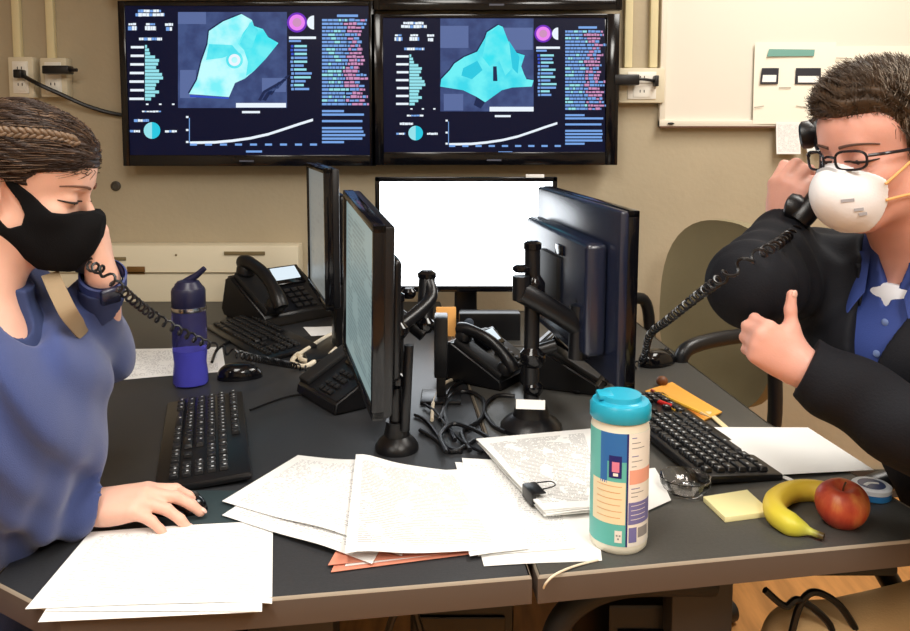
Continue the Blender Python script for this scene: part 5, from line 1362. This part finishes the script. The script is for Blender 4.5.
def folds(P):
    # soft drapes: from the shoulder to the belly, rings on the sleeves
    q = P-A3(-.70, 1.12, .95)
    s1 = np.sin(62*(q[:, 0]*1.0+q[:, 2]*.38)+14*q[:, 1]+2.4*np.sin(9*q[:, 2]+6*q[:, 1]))*(.5+.5*noise3(P, 12, 77))
    s2 = noise3(P, 30, 8)
    s3 = noise3(P, 75, 9)
    e = npv(ER); w_ = npv(WR); h_ = np.clip(((P-e)@(w_-e))/float((w_-e)@(w_-e)), 0, 1.3)
    onsl = np.exp(-((P-(e+h_[:, None]*(w_-e)))**2).sum(1)/.008)
    s4 = np.sin(h_*40+6*noise3(P, 20, 2))*onsl
    s5 = np.sin(120*(q[:, 0]*.9+q[:, 2]*.42)+22*q[:, 1]+3*noise3(P, 14, 5))*np.clip(noise3(P, 11, 78)+.2, 0, 1); return .0120*s1+.0060*s2+.0022*s3+.0070*s4+.006*s5
def Jt(P):
    d = Jf(P)-folds(P)
    d = -smin(-d, neckcut(P), .006); return np.maximum(d, .60-P[:, 2])
V, Fc = polyize(Jt, (-1.02, .84, .56), (-.36, 1.50, 1.20), .0050)
np_mesh('blue_top', V, Fc, blue_top, woman)
# inner collar, strap, trousers, shoes
def ringband(F0, c, n_, t0, t1, off, lo, hi, h, extra=None):
    c, n_ = npv(c), npv(Vector(n_).normalized())
    def G(P):
        s_ = (P-c)@n_; d = np.maximum(np.maximum(t0-s_, s_-t1), F0(P)-off)
        return d if extra is None else np.maximum(d, extra(P))
    return polyize(G, lo, hi, h)
bodyU = union(I)
cutv = s_cone(nb+Vector((.035, -.02, -.06)), nb+Vector((.085, -.035, .06)), .016, .058)
V, Fc = polyize(lambda P: np.maximum(np.maximum(bodyU(P)-.010, -cutv(P)), np.maximum(P[:, 2]-(1.128-.25*(P[:, 0]+.66)), np.maximum(1.0-P[:, 2], np.abs(P[:, 1]-1.13)-.1))), (-.80, 1.0, .98), (-.52, 1.26, 1.22), .0035)
np_mesh('inner_collar', V, Fc, mat('collar_navy', S(48, 60, 100), .85), woman, label='darker blue inner collar')
b = B(); b.strip([p-woman.location for p in (Y(50, 274, 1.16), Y(58, 292, 1.14), Y(68, 312, 1.13), Y(78, 326, 1.155), Y(86, 338, 1.20))], .024, .003, up=(.4, -.8, .5)); b.done('strap', mat('strap_tan', S(146, 126, 98), .8), woman, label='tan strap')
TR = []
for s_, yk in ((-1, 1.03), (1, 1.22)):
    kn = Vector((-.40, yk, .53)); TR += [(s_cone((-.80, yk, .53), kn, .092, .070), .04), (s_cone(kn, (-.42, yk, .10), .068, .052), .03)]
TR.append((s_ell((-.80, 1.13, .56), (.17, .19, .10)), .05))
trf = union(TR); V, Fc = polyize(lambda P: np.maximum(trf(P)-.003*noise3(P, 40, 1), .085-P[:, 2]), (-1.02, .88, .05), (-.28, 1.38, .72), .008)
np_mesh('trousers', V, Fc, mat('trousers_black', S(20, 20, 24), .9), woman, label='black trousers')
for s_, yk in ((-1, 1.03), (1, 1.22)):
    b = B(); b.sphere(Vector((-.34, yk, .045))-woman.location, (.14, .048, .045), 24, 14); b.box(Vector((-.34, yk, .012))-woman.location, (.26, .085, .022), .01); b.done('shoe', M['black'], woman)
# nails
nail = mat('fingernail', S(232, 190, 176), .3)
def nails(tips, par, back, k=1.0):
    back = Vector(back).normalized()
    for i, (p0, p1) in enumerate(tips):
        d = (p1-p0).normalized(); up = (back-back.dot(d)*d).normalized(); R = Matrix((d, up.cross(d), up)).transposed()
        b = B(); b.sphere(p1+d*.001*k+up*(.0060 if i < 4 else .0066)*k-par.location, (.0062*k, .0050*k, .0018*k), 14, 8, R=R); b.done('fingernail', nail, par)
nails(tipsR, woman, (0, -.1, 1))
# watch on the left wrist
b = B(); ax = WLd; c0 = WL+WLd*.012; R = ax.to_track_quat('Z', 'Y').to_matrix()
watch = thing('wristwatch', 'navy blue wristwatch on the raised arm of the woman', 'watch', c0)
b.lathe((0, 0, 0), [(.0315, -.012), (.0345, -.010), (.0345, .010), (.0315, .012)], 36, R=R, cap=False); b.lathe((0, 0, 0), [(.029, -.012), (.029, .012)], 36, R=R, cap=False)
b.done('band', mat('watch_navy', S(44, 56, 108), .5), watch)
b = B(); sd = Vector((.6, -.8, 0)); sd = (sd-sd.dot(ax)*ax).normalized(); Rb = Matrix((ax.cross(sd), ax, sd)).transposed(); b.box(sd*.036, (.030, .032, .010), .004, R=Rb); b.done('case', mat('watch_dark', S(26, 30, 56), .25), watch)
# handset of the woman
def held_handset(a, c, label, lab2=None, k=1.0):
    """a ear end, c mouth end"""
    d = (Vector(a)-Vector(c)); R = fr(d, lab2)
    t = thing('telephone_handset', label, 'handset', (Vector(a)+Vector(c))/2, 0, None, R=R)
    b = B(); handset_mesh(b, d.length, k); b.done('grip', M['black'], t)
    return t
ha = HWm.p(-.012, .105, .01); hc = Y(84, 262, 1.185)
hd = (ha-hc).normalized(); ha2 = hc+hd*.20
held_handset(ha2, hc+Vector((0, 0, -.004)), 'black telephone handset held by the woman at her far ear', (.2, 1, .1))

# ---------------------------------------------------------------- the man
yw = math.radians(180+22); pt_ = math.radians(8)
HM_ = Frame(Y(881, 150, 1.19), fr((math.cos(yw)*math.cos(pt_), math.sin(yw)*math.cos(pt_), -math.sin(pt_)), (-.05, .02, 1)), .92)
man = thing('person', 'man in a black jacket, white respirator and glasses, phone at his ear', 'person', (.80, 1.2, 0))
I2, CV2, N2 = head_prims(HM_, False)
nb2 = Vector((.730, 1.24, 1.135)); fw = Vector((math.cos(yw+.18), math.sin(yw+.18), 0)); rt = Vector((fw.y, -fw.x, 0))   # his right
SR2, SL2 = nb2+rt*.175+Vector((0, 0, -.045)), nb2-rt*.185+Vector((0, 0, -.07))
ER2, WR2 = Y(752, 284, 1.24), Y(786, 232, 1.36)
EL2, WL2 = Vector((.80, .96, .845)), Y(801, 367, 1.12)
I2 += [(HM_.cone((-.03, 0, -.05), (-.045, 0, -.11), .060, .056), .03), (s_cone(HM_.p(-.04, 0, -.09), nb2+Vector((.0, 0, -.02)), .056, .060), .03),
       (s_ell(nb2+Vector((0, 0, -.10)), (.11, .14, .07)), .05), (s_ell(nb2+Vector((.16, .03, -.26)), (.115, .15, .19)), .06), (s_ell((.97, 1.24, .62), (.13, .15, .14)), .06),
       (s_cone(SR2, ER2, .048, .040), .04), (s_cone(ER2, WR2, .040, .030), .02), (s_cone(SL2, EL2, .048, .040), .04), (s_cone(EL2, WL2, .040, .029), .02)]
knees = [Vector((.60, 1.28, .47)), Vector((.60, 1.08, .46))]
for kn, hy in zip(knees, (1.28, 1.12)):
    I2 += [(s_cone((.95, hy, .52), kn, .08, .058), .05), (s_cone(kn, kn+Vector((.08, .02, -.36)), .055, .038), .03), (s_cone(kn+Vector((.07, .02, -.41)), kn+Vector((-.06, .0, -.42)), .038, .032), .03)]
# left hand, thumb up, back of the hand to the camera
XL2 = Vector((-.78, .10, .52)); ZL2 = Vector((-.12, -.97, .10))
hp, tl, _ = hand_prims(WL2, XL2, ZL2, True, curls=((1.25, 1.5, .8), (1.3, 1.5, .8), (1.35, 1.5, .8), (1.4, 1.5, .8)), spread=(.05, .0, -.04, -.08), k=.80,
    thumb_dirs=((.70, .70, .0), (.62, .78, -.05), (.50, .86, .0)))
I2 += hp
# right hand round the handset
XR2 = Vector((.02, .02, 1)); ZR2 = Vector((-.80, -.58, .02))
hp, tr, _ = hand_prims(WR2, XR2, ZR2, False, curls=((.75, .95, .5), (.85, 1.05, .6), (.95, 1.05, .6), (1.05, 1.0, .6)), spread=(.05, .0, -.04, -.08), k=.95,
    thumb_dirs=((.85, .35, -.50), (.95, .05, -.3), (.98, -.05, -.1)))
I2 += hp
Fb0 = carve(union(I2), CV2); Nn2 = union(N2); Fb = lambda P: smin(Fb0(P), Nn2(P), .008)
V, Fc = polyize(Fb, (.30, .80, .0), (1.16, 1.54, 1.48), .0036)
np_mesh('body', V, Fc, mat('skin_man', S(220, 164, 148), .48, sss=.2, bump=.05, bscale=350, var=.06, vscale=22), man)
eye_set(Fb, HM_, man, mat('lash_dark2', S(40, 28, 24), .6), mat('brow_dark', S(84, 60, 50), .7), mat('iris_grey', S(80, 80, 84), .2), downcast=.3, bth=.0030)
nails(tl[4:], man, (.2, -.4, .2))
# respirator: a moulded cup
cup = union([(HM_.ell((.066, 0, -.060), (.050, .050, .046)), .02), (HM_.ell((.098, 0, -.052), (.034, .026, .030)), .05), (HM_.ell((.080, 0, -.084), (.030, .030, .022)), .03)])
cp_o = poly2d([(.20, .030), (.108, .004), (.092, -.018), (.080, -.026), (.068, -.036), (.062, -.052), (.060, -.074), (.066, -.094), (.078, -.118), (.20, -.124)])
def ctest(P):
    q = HM_.loc(P); return cp_o(q[:, 0], q[:, 2])
ho2 = union([(f, k) for f, k in I2[:10]])
def cupf(P): return smin(cup(P), ho2(P)-.001, .012)
lo_, hi_ = hbox(HM_)
V, Fc = region(cupf, .003, ctest, lo_, hi_, .0022)
cupm = mat('respirator_white', S(236, 236, 240), .7, bump=.06, bscale=300)
np_mesh('respirator', V, Fc, cupm, man, label='white moulded cup respirator')
def usurf(Fs, H, x, y, z, off=.001): 
    p0 = H.p(.02, 0, z); return on_surf(Fs, p0, H.p(x, y, z)-p0, off)
fullm = lambda P: np.minimum(cupf(P)-.003+.0, Fb(P))
def onm(x, y, z, off): return usurf(fullm, HM_, x, y, z, off)
b = B(); b.strip([onm(.1, y, -.012-.25*abs(y), .0008)-man.location for y in (-.026, -.014, 0, .014, .026)], .005, .0012, up=HM_.R@Vector((1, 0, .5))); b.done('nose_clip', mat('clip_grey', S(196, 196, 200), .4, .3), man, label='grey nose clip')
b = B()
for (y, z, wd) in ((.030, -.076, .011), (.033, -.084, .011), (.022, -.060, .011)):
    q0, q1 = onm(.075, y-.006, z, .0006), onm(.085, y+.008, z, .0006); b.strip([q0-man.location, (q0+q1)/2-man.location, q1-man.location], .0045, .0006, up=(q0-HM_.p(.02, 0, z)))
b.done('mask_print', mat('print_grey', S(160, 160, 166), .7), man)
strapm = mat('elastic_tan', S(232, 176, 110), .6)
for nm, zs in (('upper', (-.040, .030, .060)), ('lower', (-.066, -.062, -.060))):
    for s_ in (-1, 1):
        pp = [onm(.060, s_*.05, zs[0]-.002, .001), onm(.035, s_*.07, zs[0]*.7+zs[1]*.3, .003), onm(.0, s_*.09, zs[1]*.75+zs[0]*.25, .004)]
        pp += [HM_.p(-.04, s_*.090, zs[1]*.95+.01*0), HM_.p(-.09, s_*.066, zs[2]), HM_.p(-.125, s_*.02, zs[2])]
        b = B(); b.tube([p-man.location for p in pp], .0020, 8); b.done('elastic_strap', strapm, man, label='tan elastic strap')
# glasses
gl = thing('eyeglasses', 'dark rectangular glasses on the face of the man', 'glasses', HM_.p(.1, 0, 0))
frm = mat('glasses_frame', S(26, 24, 32), .25); b = B()
gx, gz = .112, -.001
def ringpts(s_):
    return [Vector((gx-.010*((.034+.022*math.cos(a)*abs(math.cos(a))**-.35)/.056)**2*1.6, s_*(.034+.0225*math.copysign(abs(math.cos(a))**.6, math.cos(a))), gz+.0145*math.copysign(abs(math.sin(a))**.7, math.sin(a)))) for a in [2*PI*i/28+.01 for i in range(29)]]
for s_ in (-1, 1):
    b.tube([HM_.p(*p)-gl.location for p in ringpts(s_)], .0019, 8, smooth=False)
b.tube([HM_.p(gx-.002, -.012, gz+.004)-gl.location, HM_.p(gx+.001, 0, gz+.007)-gl.location, HM_.p(gx-.002, .012, gz+.004)-gl.location], .002, 8)
b.done('frame', frm, gl)
for s_ in (-1, 1):
    b = B(); b.tube([HM_.p(.094, s_*.057, gz+.006)-gl.location, HM_.p(.075, s_*.076, gz+.007)-gl.location, HM_.p(.03, s_*.083, .006)-gl.location, HM_.p(-.005, s_*.086, .012)-gl.location, HM_.p(-.03, s_*.086, -.005)-gl.location], .0024, 8); b.done('temple', frm, gl)
    b = B(); rp = ringpts(s_)[:-1]; b.poly([HM_.p(*p)-gl.location for p in rp]); b.done('lens', mat('lens_glass', (1, 1, 1, 1), .02, trans=1.0, ior=1.01), gl, recalc=False)
# hair
capM = union([(HM_.ell((-.016, 0, .046), (.108, .086, .094)), .01), (HM_.ell((.030, 0, .084), (.070, .070, .046)), .03), (HM_.ell((-.05, 0, 0), (.070, .082, .070)), .03)])
hl2 = poly2d([(-.30, -.075), (-.055, -.075), (-.036, -.020), (-.028, .020), (.008, .022), (.020, .006), (.028, .010), (.034, .036), (.052, .054), (.062, .068), (.080, .066), (.20, .060), (.20, .30), (-.30, .30)])
def tm(P):
    q = HM_.loc(P); return hl2(q[:, 0], q[:, 2])
def capMd(P):
    q = HM_.loc(P); return capM(P)+.004*np.exp(np.minimum(tm(P), 0)/.010)-.004*noise3(P, 70, 11)-.0016*np.sin(q[:, 2]*260-q[:, 0]*240+3*np.sin(q[:, 1]*70))
V, Fc = polyize(lambda P: np.maximum(capMd(P), tm(P)+.003*noise3(P, 160, 4)), *hbox(HM_, .2), .003)
Rm_ = np.array(HM_.R, dtype=np.float32)
def dirM(P):
    q = HM_.loc(P); a = noise3(P, 42, 21); d = np.stack([-.55+.9*a, -.55+.7*noise3(P, 38, 22), .35-2.2*(q[:, 2] < .06)+.5*noise3(P, 50, 23)], 1).astype(np.float32); return d@Rm_.T
hairM = mat('hair_man', S(70, 54, 40), .45, var=.4, vscale=40, spec=.3); hairM2 = mat('hair_man_grey', S(146, 134, 120), .45)
st = surf_points(capM, HM_, 5200, (A3(-.11, -.1, -.06), A3(.11, .1, .16)), tm)
VS, FS = strands(capMd, st, dirM, .0042, 8, lambda t: .001+.009*t*t, .00075, wob=.22)
V, Fc = join_np([(V, Fc), (VS, FS)]); np_mesh('hair', V, Fc, hairM, man)
st = surf_points(capM, HM_, 1500, (A3(-.11, -.1, -.06), A3(.06, .1, .13)), tm)
VS, FS = strands(capMd, st, dirM, .0042, 7, lambda t: .002+.006*t*t, .0007, wob=.25); np_mesh('grey_hair', VS, FS, hairM2, man, label='grey strands')
# clothes: jacket open at the neck over a blue shirt and white undershirt
jk = mat('jacket_black', S(19, 20, 26), .8, bump=.12, bscale=300, spec=.25)
tc = nb2+Vector((.02, 0, -.13))
J2 = [(s_ell(tc, (.165, .185, .12), fr(fw, (0, 0, 1))), .05), (s_ell(nb2+Vector((.17, .03, -.30)), (.150, .195, .20), fr(fw, (0, 0, 1))), .06), (s_ell((.97, 1.25, .66), (.17, .21, .17)), .06),
      (s_cone(SR2, nb2+Vector((0, 0, -.015)), .078, .078), .05), (s_cone(SL2, nb2+Vector((0, 0, -.015)), .080, .078), .05),
      ]
WRd2 = (WR2-ER2).normalized(); WLd2 = (WL2-EL2).normalized()
JaR0 = union([(s_cone(SR2, ER2, .078, .062), .04)]); JaL0 = union([(s_cone(SL2, EL2, .082, .070), .04)]); JaR = union([(s_cone(ER2, WR2+WRd2*.01, .064, .044), .03)]); JaL = union([(s_cone(EL2, WL2+WLd2*.01, .074, .044), .03)])
Jt_ = union(J2)
def tl_(P): return (P-npv(nb2))@np.array(fr(fw, (0, 0, 1)), dtype=np.float32)
vneck = poly2d([(-.050, .30), (-.052, .015), (-.040, -.06), (-.016, -.165), (.000, -.195), (.016, -.165), (.040, -.06), (.052, .015), (.050, .30)])
def openn(P):
    q = tl_(P); return np.maximum(vneck(q[:, 1], q[:, 2]), .01-q[:, 0])
hole = s_cone(nb2+Vector((0, 0, .0)), HM_.p(-.03, 0, -.08), .068, .085)
def Jf2(P):
    tor = -smin(-Jt_(P), openn(P), .006)
    return smin(smin(smin(tor, JaR0(P), .04), smin(JaR0(P), np.maximum(JaR(P), plane(P, WR2-WRd2*.006, WRd2)), .03), .004), smin(JaL0(P), np.maximum(JaL(P), plane(P, WL2-WLd2*.006, WLd2)), .03), .02)
def folds2(P):
    e, w_ = npv(EL2), npv(WL2); h_ = np.clip(((P-e)@(w_-e))/float((w_-e)@(w_-e)), 0, 1.2); on = np.exp(-((P-(e+h_[:, None]*(w_-e)))**2).sum(1)/.008)
    e2, w2 = npv(SR2), npv(ER2); h2 = np.clip(((P-e2)@(w2-e2))/float((w2-e2)@(w2-e2)), 0, 1.2); on2 = np.exp(-((P-(e2+h2[:, None]*(w2-e2)))**2).sum(1)/.010)
    return .006*noise3(P, 26, 31)+.0025*noise3(P, 70, 32)+.0035*np.sin(h_*34+5*noise3(P, 18, 3))*on+.004*np.sin(h2*30+5*noise3(P, 18, 5))*on2
def Jt2(P):
    d = Jf2(P)-folds2(P); d = -smin(-d, hole(P), .006); return np.maximum(d, .60-P[:, 2])
V, Fc = polyize(Jt2, (.30, .78, .56), (1.10, 1.56, 1.26), .0052)
np_mesh('jacket', V, Fc, jk, man, label='black jacket')
# jacket collar: a raised band each side of the opening
collar_s = union([(s_cone(nb2+Vector((0, 0, -.06)), nb2+Vector((-.012, -.004, .045)), .100, .084), .01)])
def colF(P):
    q = tl_(P); d = np.abs(collar_s(P))-.0045
    return np.maximum(np.maximum(d, -openn(P)-.002), np.maximum(q[:, 2]-.055+.6*np.clip(q[:, 0], 0, .1), -.06-q[:, 2]))
V, Fc = polyize(colF, npv(nb2)-.16, npv(nb2)+.16, .0035); np_mesh('jacket_collar', V, Fc, jk, man)
shirtU = union([(s_ell(tc, (.148, .165, .115), fr(fw, (0, 0, 1))), .05), (s_ell(nb2+Vector((.17, .03, -.30)), (.134, .175, .20), fr(fw, (0, 0, 1))), .06), (s_cone(nb2+Vector((0, 0, -.05)), nb2+Vector((-.008, 0, .030)), .086, .076), .04)])
vn2 = poly2d([(-.020, .30), (-.022, .015), (-.003, -.050), (.003, -.050), (.022, .015), (.020, .30)])
hole2 = s_cone(nb2+Vector((0, 0, .01)), HM_.p(-.035, 0, -.06), .058, .066)
def sh(P):
    q = tl_(P); d = shirtU(P)-.0015*noise3(P, 60, 41); d = np.maximum(d, -np.maximum(vn2(q[:, 1], q[:, 2]), -q[:, 0])); d = np.maximum(d, -hole2(P)); return np.maximum(d, .66-P[:, 2])
V, Fc = polyize(sh, (.52, 1.0, .64), (.98, 1.46, 1.2), .0045); np_mesh('shirt', V, Fc, mat('shirt_blue', S(42, 62, 128), .75, bump=.1, bscale=500), man, label='blue shirt')
# shirt collar points
scm = bpy.data.materials['shirt_blue']
for s_ in (-1, 1):
    fn = lambda a, bq, c_: nb2+Vector(fr(fw, (0, 0, 1))@Vector((a, bq*s_, c_)))
    b = B(); b.grid(lambda u, v: (fn(.070, .040, .030)*(1-u)+fn(.100, .030, -.030)*u)*(1-v)+(fn(.050, .074, .020)*(1-u)+fn(.112, .058, -.085)*u)*v+fw*.006*math.sin(PI*v)-man.location, 8, 8, th=.003)
    b.done('shirt_collar', scm, man)
us = union([(s_ell(nb2+fw*.012+Vector((0, 0, -.045)), (.082, .082, .06)), .02)])
V, Fc = polyize(lambda P: np.maximum(us(P), tl_(P)[:, 2]+.018), npv(nb2)-.15, npv(nb2)+.12, .004); np_mesh('undershirt', V, Fc, mat('undershirt_white', S(226, 230, 240), .8), man, label='white undershirt')
for k in range(3):
    p = tc+fw*.0; q = on_surf(shirtU, nb2+Vector((.02, 0, -.07-.045*k)), fw, .001, .28)
    b = B(); b.lathe(q-man.location, [(.005, 0), (.0055, .001), (.004, .002)], 14, R=fw.to_track_quat('Z', 'Y').to_matrix()); b.done('button', mat('button_blue', S(110, 130, 180), .4), man)
zp = Y(833, 322, 1.03); q = on_surf(Jt_, tc+Vector((0, 0, -.10)), fw, .008, .28)
b = B(); b.box(q-man.location, (.006, .006, .018), .001); b.tube([q-man.location+Vector((0, 0, -.008)), q-man.location+Vector((0, 0, -.024))], .002, 8); b.done('zip_pull', M['chrome'], man, label='metal zip pull')
zl = [on_surf(Jt_, nb2+Vector((.02, 0, z_)), fw, .006, .28)-man.location for z_ in (-.20, -.24, -.28, -.32, -.36, -.40)]
b = B(); b.tube(zl, .003, 6); b.done('zip', M['black_gloss'], man)
TR2 = []
for kn, hy in zip(knees, (1.28, 1.12)): TR2 += [(s_cone((.95, hy, .53), kn, .095, .072), .04), (s_cone(kn, kn+Vector((.08, .02, -.35)), .072, .060), .03)]
TR2.append((s_ell((.96, 1.22, .54), (.16, .19, .10)), .05)); trf2 = union(TR2)
V, Fc = polyize(lambda P: np.maximum(trf2(P)-.006*noise3(P, 32, 6), .09-P[:, 2]), (.30, .88, .05), (1.18, 1.48, .72), .007)
np_mesh('trousers', V, Fc, mat('trousers_khaki', S(226, 188, 136), .85, bump=.15, bscale=300), man, label='khaki trousers')
for kn in knees:
    c = kn+Vector((.03, .01, -.50)); b = B(); b.sphere(Vector((c.x, c.y, .05))-man.location, (.145, .05, .05), 24, 14); b.box(Vector((c.x, c.y, .014))-man.location, (.28, .09, .026), .01); b.done('shoe', mat('shoe_brown', S(70, 46, 32), .5), man)
ha = Y(812, 148, 1.36); hc = Y(799, 222, 1.31)
hd = (ha-hc).normalized(); held_handset(hc+hd*.185, hc, 'black telephone handset held by the man beside his glasses', (.75, -.45, .1))
